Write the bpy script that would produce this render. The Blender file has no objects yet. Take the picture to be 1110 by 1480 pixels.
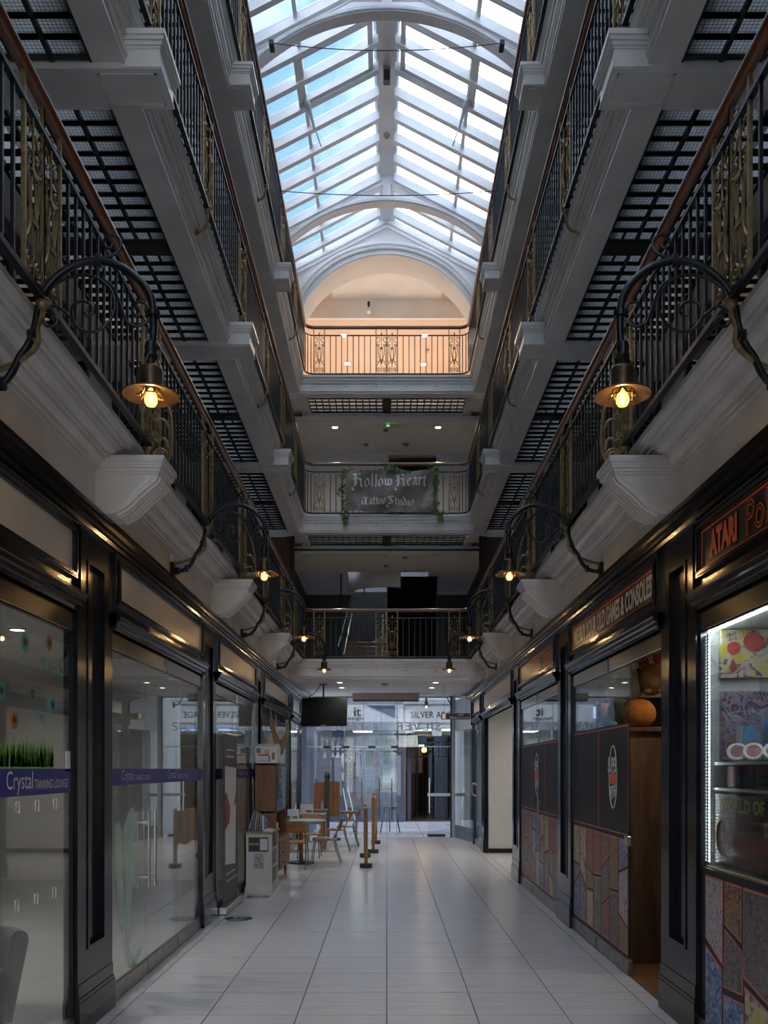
import bpy, math, random
from mathutils import Vector, Matrix
random.seed(7)
R = math.radians
scene = bpy.context.scene
COL = scene.collection
# ------------------------------------------------------------------ camera, sky, exposure
F_PX, VX, VY, EYE = 1268.0, 559.0, 1111.0, 1.65
cam_d = bpy.data.cameras.new('camera'); cam = bpy.data.objects.new('camera', cam_d); COL.objects.link(cam)
cam_d.sensor_fit = 'VERTICAL'; cam_d.sensor_height = 36.0; cam_d.sensor_width = 27.0
cam_d.lens = F_PX / 1480 * 36.0
cam_d.shift_y = (VY - 740) / 1480; cam_d.shift_x = -(VX - 555) / 1480
cam_d.clip_end = 300
cam.location = (0, 0, EYE); cam.rotation_euler = (R(90), 0, 0)
scene.camera = cam
scene.view_settings.view_transform = 'Standard'; scene.view_settings.look = 'None'
scene.view_settings.gamma = 1; scene.view_settings.use_curve_mapping = False
scene.view_settings.exposure = 0.92
SKY_STRENGTH = 7.0
w = bpy.data.worlds.new('sky'); scene.world = w; w.use_nodes = True
nt = w.node_tree; nt.nodes.clear()
o_ = nt.nodes.new('ShaderNodeOutputWorld'); bg = nt.nodes.new('ShaderNodeBackground')
tc = nt.nodes.new('ShaderNodeTexCoord'); mp = nt.nodes.new('ShaderNodeMapping'); nz = nt.nodes.new('ShaderNodeTexNoise'); cr = nt.nodes.new('ShaderNodeValToRGB')
mp.inputs['Location'].default_value = (2.0, 4.7, 2.8); mp.inputs['Scale'].default_value = (-2.2, 1.8, 1.8)
nz.inputs['Scale'].default_value = 2.2; nz.inputs['Detail'].default_value = 6; nz.inputs['Roughness'].default_value = 0.55
cr.color_ramp.elements[0].position = 0.40; cr.color_ramp.elements[0].color = (0.026, 0.056, 0.110, 1)
cr.color_ramp.elements[1].position = 0.66; cr.color_ramp.elements[1].color = (0.95, 0.93, 0.90, 1)
ce = cr.color_ramp.elements.new(0.54); ce.color = (0.10, 0.125, 0.165, 1)
bg.inputs['Strength'].default_value = SKY_STRENGTH
for a, b in ((tc.outputs['Generated'], mp.inputs['Vector']), (mp.outputs[0], nz.inputs['Vector']), (nz.outputs['Fac'], cr.inputs['Fac']), (cr.outputs['Color'], bg.inputs['Color']), (bg.outputs[0], o_.inputs['Surface'])):
    nt.links.new(a, b)
scene.cycles.max_bounces = 8; scene.cycles.transparent_max_bounces = 16; scene.cycles.diffuse_bounces = 5; scene.cycles.glossy_bounces = 4
scene.cycles.sample_clamp_indirect = 4.0; scene.cycles.caustics_reflective = False; scene.cycles.caustics_refractive = False
# ------------------------------------------------------------------ helpers
def hx(h):
    h = h.lstrip('#'); v = [int(h[i:i+2], 16)/255 for i in (0, 2, 4)]
    return tuple((c/12.92 if c <= 0.04045 else ((c+0.055)/1.055)**2.4) for c in v)
WM = {}
def wm(o): return WM.get(o.name, Matrix.Identity(4))
def setp(o, label=None, cat=None, group=None, kind=None):
    if label: o['label'] = label
    if cat: o['category'] = cat
    if group: o['group'] = group
    if kind: o['kind'] = kind
    return o
def thing(name, label, cat, loc=(0, 0, 0), rz=0, group=None, kind=None):
    o = bpy.data.objects.new(name, None); COL.objects.link(o)
    o.location = loc; o.rotation_euler = (0, 0, rz); o.empty_display_size = 0.1
    WM[o.name] = Matrix.Translation(loc) @ Matrix.Rotation(rz, 4, 'Z')
    return setp(o, label, cat, group, kind)
def struct(name, label=None, loc=(0, 0, 0)):
    o = bpy.data.objects.new(name, None); COL.objects.link(o); o['kind'] = 'structure'; o.location = loc
    WM[o.name] = Matrix.Translation(loc)
    if label: o['label'] = label
    return o
class MB:
    """collects shapes, build() links them as one mesh object"""
    def __init__(s): s.v = []; s.f = []
    def add(s, vs, fs):
        n = len(s.v); s.v += [tuple(p) for p in vs]; s.f += [tuple(i+n for i in f) for f in fs]; return s
    def box(s, x0, x1, y0, y1, z0, z1):
        if x0 > x1: x0, x1 = x1, x0
        return s.add([(x0,y0,z0),(x1,y0,z0),(x1,y1,z0),(x0,y1,z0),(x0,y0,z1),(x1,y0,z1),(x1,y1,z1),(x0,y1,z1)],
                     [(3,2,1,0),(4,5,6,7),(0,1,5,4),(1,2,6,5),(2,3,7,6),(3,0,4,7)])
    def bbox(s, x0, x1, y0, y1, z0, z1, b=0.006):
        """box with chamfered vertical and top/bottom edges"""
        if x0 > x1: x0, x1 = x1, x0
        def ring(z, i): return [(x0+b+i,y0+i,z),(x1-b-i,y0+i,z),(x1-i,y0+b+i,z),(x1-i,y1-b-i,z),(x1-b-i,y1-i,z),(x0+b+i,y1-i,z),(x0+i,y1-b-i,z),(x0+i,y0+b+i,z)]
        vs = ring(z0, b) + ring(z0+b, 0) + ring(z1-b, 0) + ring(z1, b)
        fs = [tuple(range(7, -1, -1)), tuple(range(24, 32))]
        for k in range(3):
            for i in range(8): j = (i+1) % 8; fs.append((k*8+i, k*8+j, k*8+8+j, k*8+8+i))
        return s.add(vs, fs)
    def prism(s, prof, a0, a1, axis='y'):
        """closed 2-d profile swept straight. axis y: (x,z); axis x: (y,z); axis z: (x,y)"""
        n = len(prof)
        def p(q, a): return {'y': (q[0], a, q[1]), 'x': (a, q[0], q[1]), 'z': (q[0], q[1], a)}[axis]
        vs = [p(q, a0) for q in prof] + [p(q, a1) for q in prof]
        fs = [(i, (i+1) % n, n+(i+1) % n, n+i) for i in range(n)]
        fs += [tuple(range(n-1, -1, -1)), tuple(range(n, 2*n))]
        return s.add(vs, fs)
    def strip(s, prof, a0, a1, axis='y'):
        n = len(prof)
        def p(q, a): return {'y': (q[0], a, q[1]), 'x': (a, q[0], q[1]), 'z': (q[0], q[1], a)}[axis]
        return s.add([p(q, a0) for q in prof] + [p(q, a1) for q in prof], [(i, i+1, n+i+1, n+i) for i in range(n-1)])
    def tube(s, pts, r, n=6, flat=None, closed=False):
        pts = [Vector(p) for p in pts]; m = len(pts); rs = r if isinstance(r, (list, tuple)) else [r]*m
        tg = []
        for i in range(m):
            a = pts[i-1] if (i > 0 or closed) else pts[0]; b = pts[(i+1) % m] if (i < m-1 or closed) else pts[-1]
            t = (b-a); tg.append(t.normalized() if t.length > 1e-9 else Vector((0,0,1)))
        u = Vector((0,0,1)) if abs(tg[0].z) < 0.9 else Vector((1,0,0))
        u = (u - tg[0]*u.dot(tg[0])).normalized(); vs = []
        for i in range(m):
            u = (u - tg[i]*u.dot(tg[i])); u = u.normalized() if u.length > 1e-6 else tg[i].orthogonal().normalized()
            v = tg[i].cross(u)
            for k in range(n):
                a = 2*math.pi*(k+0.5)/n; vs.append(pts[i] + u*math.cos(a)*rs[i] + v*math.sin(a)*rs[i]*(flat or 1))
        fs = []
        for i in range(m if closed else m-1):
            j = (i+1) % m
            for k in range(n): l = (k+1) % n; fs.append((i*n+k, i*n+l, j*n+l, j*n+k))
        if not closed: fs += [tuple(range(n-1, -1, -1)), tuple(range((m-1)*n, m*n))]
        return s.add(vs, fs)
    def lathe(s, prof, c=(0,0,0), n=16, axis='z', cap=True):
        vs = []
        for (r, z) in prof:
            for k in range(n):
                a = 2*math.pi*k/n; q = (r*math.cos(a), r*math.sin(a), z)
                if axis == 'x': q = (q[2], q[0], q[1])
                if axis == 'y': q = (q[0], q[2], q[1])
                vs.append((c[0]+q[0], c[1]+q[1], c[2]+q[2]))
        m = len(prof); fs = []
        for i in range(m-1):
            for k in range(n): l = (k+1) % n; fs.append((i*n+k, i*n+l, (i+1)*n+l, (i+1)*n+k))
        if cap: fs += [tuple(range(n-1, -1, -1)), tuple(range((m-1)*n, m*n))]
        return s.add(vs, fs)
    def ball(s, c, r, n=12, m=8):
        rx, ry, rz = r if isinstance(r, (tuple, list)) else (r, r, r); vs = []
        for i in range(m+1):
            t = math.pi*i/m; q = max(math.sin(t), 1e-3)
            for k in range(n):
                a = 2*math.pi*k/n; vs.append((c[0]+rx*q*math.cos(a), c[1]+ry*q*math.sin(a), c[2]-rz*math.cos(t)))
        fs = []
        for i in range(m):
            for k in range(n): l = (k+1) % n; fs.append((i*n+k, i*n+l, (i+1)*n+l, (i+1)*n+k))
        return s.add(vs, fs)
    def quad(s, a, b, c, d): return s.add([a, b, c, d], [(0,1,2,3)])
    def xf(s, M): s.v = [tuple(M @ Vector(p)) for p in s.v]; return s
    def mesh(s, name, mat, smooth=False):
        me = bpy.data.meshes.new(name); me.from_pydata(s.v, [], s.f)
        me.materials.append(mat)
        import bmesh
        bm = bmesh.new(); bm.from_mesh(me); bmesh.ops.recalc_face_normals(bm, faces=bm.faces); bm.to_mesh(me); bm.free()
        if smooth:
            me.polygons.foreach_set('use_smooth', [True]*len(me.polygons))
            try: me.set_sharp_from_angle(angle=R(40))
            except Exception: pass
        me.update(); return me
    def build(s, name, mat, parent=None, smooth=False, world=True):
        return put(name, s.mesh(name, mat, smooth), parent, world)
def put(name, me, parent=None, world=True, loc=None, rz=0, scale=None):
    o = bpy.data.objects.new(name, me); COL.objects.link(o)
    M = Matrix.Identity(4)
    if parent is not None:
        o.parent = parent
        if world: o.matrix_parent_inverse = wm(parent).inverted()
        else: M = wm(parent).copy()
    L = Matrix.Identity(4)
    if loc is not None: o.location = loc; L = Matrix.Translation(loc)
    if rz: o.rotation_euler = (0, 0, rz); L = L @ Matrix.Rotation(rz, 4, 'Z')
    if scale: o.scale = scale
    WM[o.name] = M @ L
    return o
def copy_thing(root, loc, rz=0, label=None):
    def cp(o, par):
        c = o.copy(); COL.objects.link(c); c.parent = par; WM[c.name] = WM.get(o.name, Matrix.Identity(4))
        for k in [k for k in bpy_children.get(o.name, [])]: cp(k, c)
        return c
    global bpy_children
    bpy_children = {}
    for k in bpy.data.objects:
        if k.parent: bpy_children.setdefault(k.parent.name, []).append(k)
    r = cp(root, None); r.location = loc; r.rotation_euler = (0, 0, rz)
    WM[r.name] = Matrix.Translation(loc) @ Matrix.Rotation(rz, 4, 'Z')
    if label: r['label'] = label
    return r
def spiral(cx, cz, r0, r1, a0, a1, n=18):
    return [(cx+(r0+(r1-r0)*i/n)*math.cos(R(a0+(a1-a0)*i/n)), cz+(r0+(r1-r0)*i/n)*math.sin(R(a0+(a1-a0)*i/n))) for i in range(n+1)]
def catmull(pts, k=4):
    P = [Vector(p) for p in pts]; out = []
    for i in range(len(P)-1):
        a, b, c, d = P[max(i-1, 0)], P[i], P[i+1], P[min(i+2, len(P)-1)]
        for j in range(k):
            t = j/k; out.append(0.5*((2*b)+(c-a)*t+(2*a-5*b+4*c-d)*t*t+(3*b-a-3*c+d)*t**3))
    out.append(P[-1]); return out
# ------------------------------------------------------------------ materials (all procedural)
MATS = {}
def mat(name, col, rough=0.5, metal=0.0, var=0.0, vscale=8.0, bump=0.0, bscale=60.0, spec=0.5, coat=0.0, emit=None, es=0.0, stretch=None, col2=None, trans=0.0):
    m = bpy.data.materials.new(name); m.use_nodes = True; n = m.node_tree; L = n.links
    b = n.nodes['Principled BSDF']; c = hx(col) if isinstance(col, str) else col
    b.inputs['Base Color'].default_value = (*c, 1); b.inputs['Roughness'].default_value = rough; b.inputs['Metallic'].default_value = metal
    b.inputs['Specular IOR Level'].default_value = spec
    if coat: b.inputs['Coat Weight'].default_value = coat; b.inputs['Coat Roughness'].default_value = 0.12
    if emit: b.inputs['Emission Color'].default_value = (*(hx(emit) if isinstance(emit, str) else emit), 1); b.inputs['Emission Strength'].default_value = es
    t = n.nodes.new('ShaderNodeTexCoord'); mpg = n.nodes.new('ShaderNodeMapping'); L.new(t.outputs['Object'], mpg.inputs['Vector'])
    if stretch: mpg.inputs['Scale'].default_value = stretch
    if var or col2:
        z = n.nodes.new('ShaderNodeTexNoise'); z.inputs['Scale'].default_value = vscale; z.inputs['Detail'].default_value = 5
        L.new(mpg.outputs[0], z.inputs['Vector']); r = n.nodes.new('ShaderNodeValToRGB')
        c2 = (hx(col2) if isinstance(col2, str) else col2) if col2 else tuple(x*(1-var) for x in c)
        r.color_ramp.elements[0].position = 0.35; r.color_ramp.elements[1].position = 0.65
        r.color_ramp.elements[0].color = (*c2, 1); r.color_ramp.elements[1].color = (*(c if col2 else tuple(min(1, x*(1+var*0.5)) for x in c)), 1)
        L.new(z.outputs['Fac'], r.inputs['Fac']); L.new(r.outputs['Color'], b.inputs['Base Color'])
    if bump:
        z2 = n.nodes.new('ShaderNodeTexNoise'); z2.inputs['Scale'].default_value = bscale; z2.inputs['Detail'].default_value = 4
        L.new(mpg.outputs[0], z2.inputs['Vector']); bp = n.nodes.new('ShaderNodeBump'); bp.inputs['Strength'].default_value = bump; bp.inputs['Distance'].default_value = 0.01
        L.new(z2.outputs['Fac'], bp.inputs['Height']); L.new(bp.outputs['Normal'], b.inputs['Normal'])
    MATS[name] = m; return m
def glass(name, tint=(1,1,1), ior=1.5, rough=0.0, refl=1.0, body=None, bodyfac=0.0):
    """thin pane: clear with a fresnel reflection, optionally some diffuse dirt/film"""
    m = bpy.data.materials.new(name); m.use_nodes = True; n = m.node_tree; n.nodes.clear(); L = n.links
    out = n.nodes.new('ShaderNodeOutputMaterial'); mix = n.nodes.new('ShaderNodeMixShader'); tr = n.nodes.new('ShaderNodeBsdfTransparent')
    gl = n.nodes.new('ShaderNodeBsdfGlossy'); lw = n.nodes.new('ShaderNodeLayerWeight'); lw.inputs['Blend'].default_value = 0.5
    pw_ = n.nodes.new('ShaderNodeMath'); pw_.operation = 'POWER'; pw_.inputs[1].default_value = 5.0; L.new(lw.outputs['Facing'], pw_.inputs[0])
    fr = n.nodes.new('ShaderNodeMapRange'); r0 = ((ior-1)/(ior+1))**2; fr.inputs['To Min'].default_value = r0; fr.inputs['To Max'].default_value = 1.0; L.new(pw_.outputs[0], fr.inputs['Value'])
    tr.inputs['Color'].default_value = (*tint, 1); gl.inputs['Roughness'].default_value = rough; gl.inputs['Color'].default_value = (refl, refl, refl, 1)
    L.new(fr.outputs[0], mix.inputs['Fac']); L.new(tr.outputs[0], mix.inputs[1]); L.new(gl.outputs[0], mix.inputs[2])
    last = mix
    if body:
        df = n.nodes.new('ShaderNodeBsdfDiffuse'); tl = n.nodes.new('ShaderNodeBsdfTranslucent'); a = n.nodes.new('ShaderNodeAddShader'); m2 = n.nodes.new('ShaderNodeMixShader')
        df.inputs['Color'].default_value = (*body, 1); tl.inputs['Color'].default_value = (*body, 1)
        hm = n.nodes.new('ShaderNodeMixShader'); hm.inputs['Fac'].default_value = 0.5
        L.new(df.outputs[0], hm.inputs[1]); L.new(tl.outputs[0], hm.inputs[2])
        m2.inputs['Fac'].default_value = bodyfac; L.new(mix.outputs[0], m2.inputs[1]); L.new(hm.outputs[0], m2.inputs[2]); last = m2
    L.new(last.outputs[0], out.inputs['Surface']); MATS[name] = m; return m
def emis(name, col, s):
    m = bpy.data.materials.new(name); m.use_nodes = True; n = m.node_tree; n.nodes.clear()
    e = n.nodes.new('ShaderNodeEmission'); e.inputs['Color'].default_value = (*(hx(col) if isinstance(col, str) else col), 1); e.inputs['Strength'].default_value = s
    out = n.nodes.new('ShaderNodeOutputMaterial'); n.links.new(e.outputs[0], out.inputs['Surface']); MATS[name] = m; return m
M_WHITE = mat('white_paint', (0.74, 0.71, 0.68), 0.27, var=0.10, vscale=2.5, bump=0.04, bscale=30)
M_WALL = mat('cream_plaster', (0.70, 0.66, 0.61), 0.55, var=0.08, vscale=1.5)
M_CEIL = mat('ceiling_paint', (0.66, 0.64, 0.61), 0.7, var=0.06, vscale=1.0)
M_BLACK = mat('black_gloss_paint', (0.009, 0.009, 0.012), 0.15, var=0.3, vscale=12, bump=0.06, bscale=25, spec=0.45)
M_IRON = mat('black_iron', (0.012, 0.013, 0.016), 0.35, metal=0.3, bump=0.1, bscale=90)
M_GOLD = mat('aged_gold_paint', (0.30, 0.205, 0.095), 0.42, metal=0.55, var=0.35, vscale=25)
M_RAILWOOD = mat('mahogany', (0.20, 0.062, 0.022), 0.28, var=0.4, vscale=6, stretch=(8, 0.6, 8), coat=0.4)
M_TILE = mat('porcelain_tile', (0.66, 0.63, 0.635), 0.22, var=0.10, vscale=3, stretch=(0.7, 6, 1), bump=0.02, bscale=40)
M_GROUT = mat('grout', (0.06, 0.055, 0.05), 0.9, var=0.2)
M_STEEL = mat('brushed_steel', (0.36, 0.34, 0.32), 0.13, metal=1.0, var=0.12, vscale=20, stretch=(1, 1, 40))
_b = M_STEEL.node_tree.nodes['Principled BSDF']; _b.inputs['Anisotropic'].default_value = 0.92; _c = M_STEEL.node_tree.nodes.new('ShaderNodeCombineXYZ'); _c.inputs['Z'].default_value = 1.0; M_STEEL.node_tree.links.new(_c.outputs[0], _b.inputs['Tangent'])
M_STEEL2 = mat('satin_steel', (0.5, 0.49, 0.47), 0.3, metal=1.0)
M_SIGN = mat('pale_sign_board', (0.58, 0.55, 0.53), 0.35, var=0.06, vscale=2)
M_SIGNBLK = mat('black_sign_board', (0.012, 0.011, 0.011), 0.3, var=0.2)
M_ORANGE = mat('orange_print', (0.80, 0.13, 0.04), 0.4, var=0.08)
M_LETTER = mat('white_print', (0.75, 0.74, 0.72), 0.5, var=0.05)
M_VINYL = mat('black_vinyl', (0.009, 0.009, 0.013), 0.45, var=0.15, spec=0.3)
M_GLASS = glass('shop_glass', (0.93, 0.955, 0.95), 1.45, 0.0)
M_ROOFGLASS = glass('roof_glass', (0.96, 0.98, 1.0), 1.45, 0.02, body=(0.85, 0.9, 0.95), bodyfac=0.06)
M_RIVNUT = mat('rivet_head', (0.2, 0.19, 0.18), 0.4, metal=0.6, var=0.1)
ORD = ['nearest', 'second', 'third', 'fourth', 'fifth', 'sixth', 'seventh', 'eighth', 'ninth']
LVN = {1: 'lowest', 2: 'middle', 3: 'top'}
SIDE = {-1: 'left', 1: 'right'}
BAY = 3.65
LINES = [2.13 + BAY*k for k in range(5)]          # bay lines: 2.13 5.78 9.43 13.08 16.73
MIDS = [3.955 + BAY*k for k in range(4)]
END = 16.73
LEV = {1: dict(zh=4.666, zb=3.77, top=3.735), 2: dict(zh=7.445, zb=6.51, top=6.475), 3: dict(zh=10.04, zb=9.157, top=9.125)}
Y0 = -9.0                                          # how far the arcade goes on behind the viewpoint
def text_mesh(body, name, mtl, parent, org, u, v, wid, hgt, depth=0.002, mirror=False, spacing=1.0, bold=0.0, shear=0.0):
    cu = bpy.data.curves.new(name, 'FONT'); cu.body = body; cu.space_character = spacing; cu.offset = bold; cu.resolution_u = 3; cu.shear = shear; cu.align_x = 'LEFT'
    t = bpy.data.objects.new('tmp', cu); COL.objects.link(t)
    dg = bpy.context.evaluated_depsgraph_get(); dg.update()
    me = bpy.data.meshes.new_from_object(t.evaluated_get(dg)); vs = [tuple(q.co) for q in me.vertices]; fs = [tuple(p.vertices) for p in me.polygons]
    bpy.data.objects.remove(t); bpy.data.meshes.remove(me); bpy.data.curves.remove(cu)
    x0 = min(p[0] for p in vs); x1 = max(p[0] for p in vs); y0 = min(p[1] for p in vs); y1 = max(p[1] for p in vs)
    u = Vector(u); v = Vector(v); nn = u.cross(v); org = Vector(org); mb = MB(); P = []
    for p in vs:
        a = (p[0]-x0)/(x1-x0); b = (p[1]-y0)/(y1-y0)
        if mirror: a = 1-a
        P.append(org + u*a*wid + v*b*hgt + nn*depth)
    mb.add(P, fs)
    return mb.build(name, mtl, parent)
# ================================================================== FLOOR
XF = 1.934
fl = struct('floor', 'pale grey porcelain tiled arcade floor')
MB().box(-XF-0.1, XF+0.1, Y0, 21.3, -0.12, -0.006).build('tile_bed', M_GROUT, fl)
g = 0.0035
cols = [(-1.934, -1.8), (-1.8, -1.2), (-1.2, -0.6), (-0.6, 0), (0, 0.6), (0.6, 1.2), (1.2, 1.8), (1.8, 1.934)]
rows = []
y = 5.87 - 0.6
while y < 21.15: rows.append((y, min(y+0.6, 21.2))); y += 0.6
tm = {}
for (a, b) in cols:
    for (c, d) in rows:
        k = (round(b-a, 3), round(d-c, 3))
        if k not in tm: tm[k] = MB().box(-k[0]/2+g, k[0]/2-g, -k[1]/2+g, k[1]/2-g, -0.02, 0).mesh('tile', M_TILE)
        put('tile', tm[k], fl, loc=((a+b)/2, (c+d)/2, random.uniform(-0.0006, 0.0)))
q = MB()
yy = 5.27
while yy > Y0:
    for (a, b) in cols: q.box(a+g, b-g, yy-0.6+g, yy-g, -0.02, 0)
    yy -= 0.6
o = q.build('tile_field_behind', M_TILE, fl); o['kind'] = 'stuff'
# ================================================================== SIDE STRUCTURE
def mirror(prof, s): return [(s*x, z) for x, z in prof]
CORN = [(1.95,3.27),(1.87,3.27),(1.87,3.545),(1.858,3.545),(1.858,3.570),(1.832,3.574),(1.832,3.558),(1.826,3.558),(1.826,3.588),(1.806,3.594),(1.790,3.610),(1.784,3.634),(1.766,3.634),(1.766,3.620),(1.760,3.620),(1.760,3.646),(1.735,3.650),(1.712,3.662),(1.700,3.682),(1.682,3.682),(1.682,3.666),(1.676,3.666),(1.676,3.692),(1.648,3.694),(1.648,3.682),(1.642,3.682),(1.642,3.704),(1.612,3.706),(1.604,3.714),(1.604,3.704),(1.590,3.704),(1.590,3.735),(1.95,3.735)]
def fascia(z):   # z = soffit level
    return [(1.875,z),(1.700,z),(1.700,z-0.006),(1.665,z-0.006),(1.665,z+0.024),(1.672,z+0.024),(1.672,z+0.032),(1.654,z+0.032),(1.648,z+0.050),(1.660,z+0.058),(1.668,z+0.058),(1.668,z+0.135),(1.660,z+0.135),(1.660,z+0.145),(1.668,z+0.145),(1.668,z+0.152),(1.650,z+0.152),(1.650,z+0.178),(1.656,z+0.178),(1.656,z+0.184),(1.640,z+0.190),(1.630,z+0.215),(1.628,z+0.236),(1.636,z+0.236),(1.636,z+0.243),(1.612,z+0.243),(1.606,z+0.268),(1.612,z+0.268),(1.612,z+0.275),(1.590,z+0.280),(1.576,z+0.300),(1.572,z+0.300),(1.572,z+0.325),(1.875,z+0.325)]
ends = END - 0.03
for s in (-1, 1):
    o = struct('trim_1' if s < 0 else 'trim_2', 'moulded white cornice above the %s shopfronts' % SIDE[s])
    MB().prism(mirror(CORN, s), Y0, ends).build('cornice', M_WHITE, o)
    for lv, z in ((2, 6.15), (3, 8.80)):
        o = struct('trim_%d' % (lv*2-1 + (0 if s < 0 else 1)), 'moulded white %s gallery fascia at the %s level' % (SIDE[s], LVN[lv]))
        MB().prism(mirror(fascia(z), s), Y0, ends).build('fascia', M_WHITE, o)
# gallery floors with cast glass lights
M_GRID = mat('grid_iron', (0.014, 0.014, 0.015), 0.5, var=0.3, vscale=20)
def prism_glass(clear_fac=0.25, nm='prism_glass'):
    m = bpy.data.materials.new(nm); m.use_nodes = True; n = m.node_tree; n.nodes.clear(); L = n.links
    t = n.nodes.new('ShaderNodeTexCoord'); mp_ = n.nodes.new('ShaderNodeMapping'); mp_.inputs['Scale'].default_value = (1, 1, 1)
    br = n.nodes.new('ShaderNodeTexBrick'); br.offset = 0; br.inputs['Scale'].default_value = 1.0; br.inputs['Brick Width'].default_value = 0.026; br.inputs['Row Height'].default_value = 0.026
    br.inputs['Mortar Size'].default_value = 0.0022; br.inputs['Color1'].default_value = (0.97, 0.98, 0.96, 1); br.inputs['Color2'].default_value = (0.80, 0.83, 0.84, 1); br.inputs['Mortar'].default_value = (0.10, 0.10, 0.10, 1)
    br.inputs['Mortar Smooth'].default_value = 0.3
    tl = n.nodes.new('ShaderNodeBsdfTranslucent'); gl = n.nodes.new('ShaderNodeBsdfGlossy'); gl.inputs['Roughness'].default_value = 0.12
    tr = n.nodes.new('ShaderNodeBsdfTransparent'); clear = n.nodes.new('ShaderNodeBsdfTransparent'); out = n.nodes.new('ShaderNodeOutputMaterial')
    m0 = n.nodes.new('ShaderNodeMixShader'); m0.inputs['Fac'].default_value = clear_fac; m2 = n.nodes.new('ShaderNodeMixShader'); m2.inputs['Fac'].default_value = 0.06
    sx = n.nodes.new('ShaderNodeSeparateXYZ'); gt = n.nodes.new('ShaderNodeMath'); gt.operation = 'GREATER_THAN'; gt.inputs[1].default_value = -0.010; m3 = n.nodes.new('ShaderNodeMixShader')
    L.new(t.outputs['Object'], mp_.inputs['Vector']); L.new(mp_.outputs[0], br.inputs['Vector']); L.new(t.outputs['Object'], sx.inputs[0]); L.new(sx.outputs['Z'], gt.inputs[0])
    for x in (tl, tr): L.new(br.outputs['Color'], x.inputs['Color'])
    L.new(tl.outputs[0], m0.inputs[1]); L.new(tr.outputs[0], m0.inputs[2]); L.new(m0.outputs[0], m2.inputs[1]); L.new(gl.outputs[0], m2.inputs[2])
    L.new(gt.outputs[0], m3.inputs['Fac']); L.new(m2.outputs[0], m3.inputs[1]); L.new(clear.outputs[0], m3.inputs[2]); L.new(m3.outputs[0], out.inputs['Surface'])   # dimpled underside scatters, polished top lets light in
    return m
M_PRISM = prism_glass(); M_PRISM2 = prism_glass(0.06, 'milky_prism_glass')
WALLX = 3.1
PX0, PX1, NC = 1.885, 2.86, 4
pw = (PX1-PX0)/NC; RP = 0.1475
pane_me = {}
def pane(wx, wy, m=None):
    k = (round(wx, 3), round(wy, 3), m is None)
    if k not in pane_me: pane_me[k] = MB().box(-k[0]/2, k[0]/2, -k[1]/2, k[1]/2, -0.012, 0.0).mesh('glass_light', m or M_PRISM)
    return pane_me[k]
def bay_rows(y0, y1):
    """rows of lights in one bay, a solid bar across its middle"""
    ym = (y0+y1)/2; rows = []
    for a, b, sm in ((y0+0.03, ym-0.09, 1), (ym+0.09, y1-0.03, -1)):
        n = int(round((b-a)/RP)); st = (b-a)/n
        for i in range(n): rows.append((a+st*(i+0.5), st, (sm == 1 and i == n-1) or (sm == -1 and i == 0)))
    return rows, ym
def gallery_floor(s, lv, zs):
    o = struct('floor_gallery_%d_%s' % (lv, SIDE[s]), '%s gallery floor of glass lights in an iron grid, %s level' % (SIDE[s], LVN[lv]))
    MB().box(s*(PX1), s*WALLX, Y0, END+0.9, zs, zs+0.3).build('slab', M_WHITE, o)
    gr = MB(); zt = zs+0.03
    gr.box(s*(PX0-0.010), s*(PX0+0.004), Y0, END, zs-0.012, zt); gr.box(s*(PX1-0.012), s*(PX1+0.02), Y0, END, zs-0.012, zt)
    b0 = [(Y0, LINES[0]-BAY), (-1.52, LINES[0])] + [(LINES[k], LINES[k+1]) for k in range(4)]
    for bi, (a, b) in enumerate(b0):
        a += 0.17; b -= 0.19
        rows, ym = bay_rows(a, b)
        gr.box(s*PX0, s*PX1, ym-0.085, ym+0.085, zs-0.015, zt)
        for (yc, st, small) in rows:
            gr.box(s*PX0, s*PX1, yc-st/2-0.0135, yc-st/2+0.0135, zs-0.008, zt); gr.box(s*PX0, s*PX1, yc+st/2-0.0135, yc+st/2+0.0135, zs-0.008, zt)
            if small:
                for i in range(NC): gr.box(s*(PX0+pw*(i+0.5)-0.010), s*(PX0+pw*(i+0.5)+0.010), yc-st/2, yc+st/2, zs-0.006, zt)
        for i in range(1, NC): gr.box(s*(PX0+pw*i-0.016), s*(PX0+pw*i+0.016), a, b, zs-0.010, zt)
        if bi < 2:      # behind the viewpoint: one joined field
            st_ = MB().box(s*PX0, s*PX1, a, b, zs+0.012, zs+0.024).build('glass_light_field', M_PRISM, o); st_['kind'] = 'stuff'; continue
        field = MB(); nf = 0
        for (yc, st, small) in rows:
            for i in range(NC):
                xc = PX0+pw*(i+0.5)
                if i == NC-1:      # the row against the wall, out of sight behind the others
                    field.box(s*(xc-pw/2+0.012), s*(xc+pw/2-0.012), yc-st/2+0.012, yc+st/2-0.012, zs+0.012, zs+0.024); continue
                if small:
                    for dx in (-pw/4, pw/4): put('glass_light', pane(pw/2-0.014, st-0.022), o, loc=(s*(xc+dx), yc, zs+0.024))
                else: put('glass_light', pane(pw-0.02, st-0.022), o, loc=(s*xc, yc, zs+0.024))
        st_ = field.build('glass_light_row', M_PRISM, o); st_['kind'] = 'stuff'
    gr.build('iron_grid', M_GRID, o)
for s in (-1, 1):
    for lv, zs in ((2, 6.16), (3, 8.81)): gallery_floor(s, lv, zs)
    o = struct('floor_gallery_1_%s' % SIDE[s], 'solid %s gallery floor over the shops' % SIDE[s])
    MB().box(s*1.9, s*WALLX, Y0, END+1.0, 3.5, 3.735).build('slab', M_WHITE, o)
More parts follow.
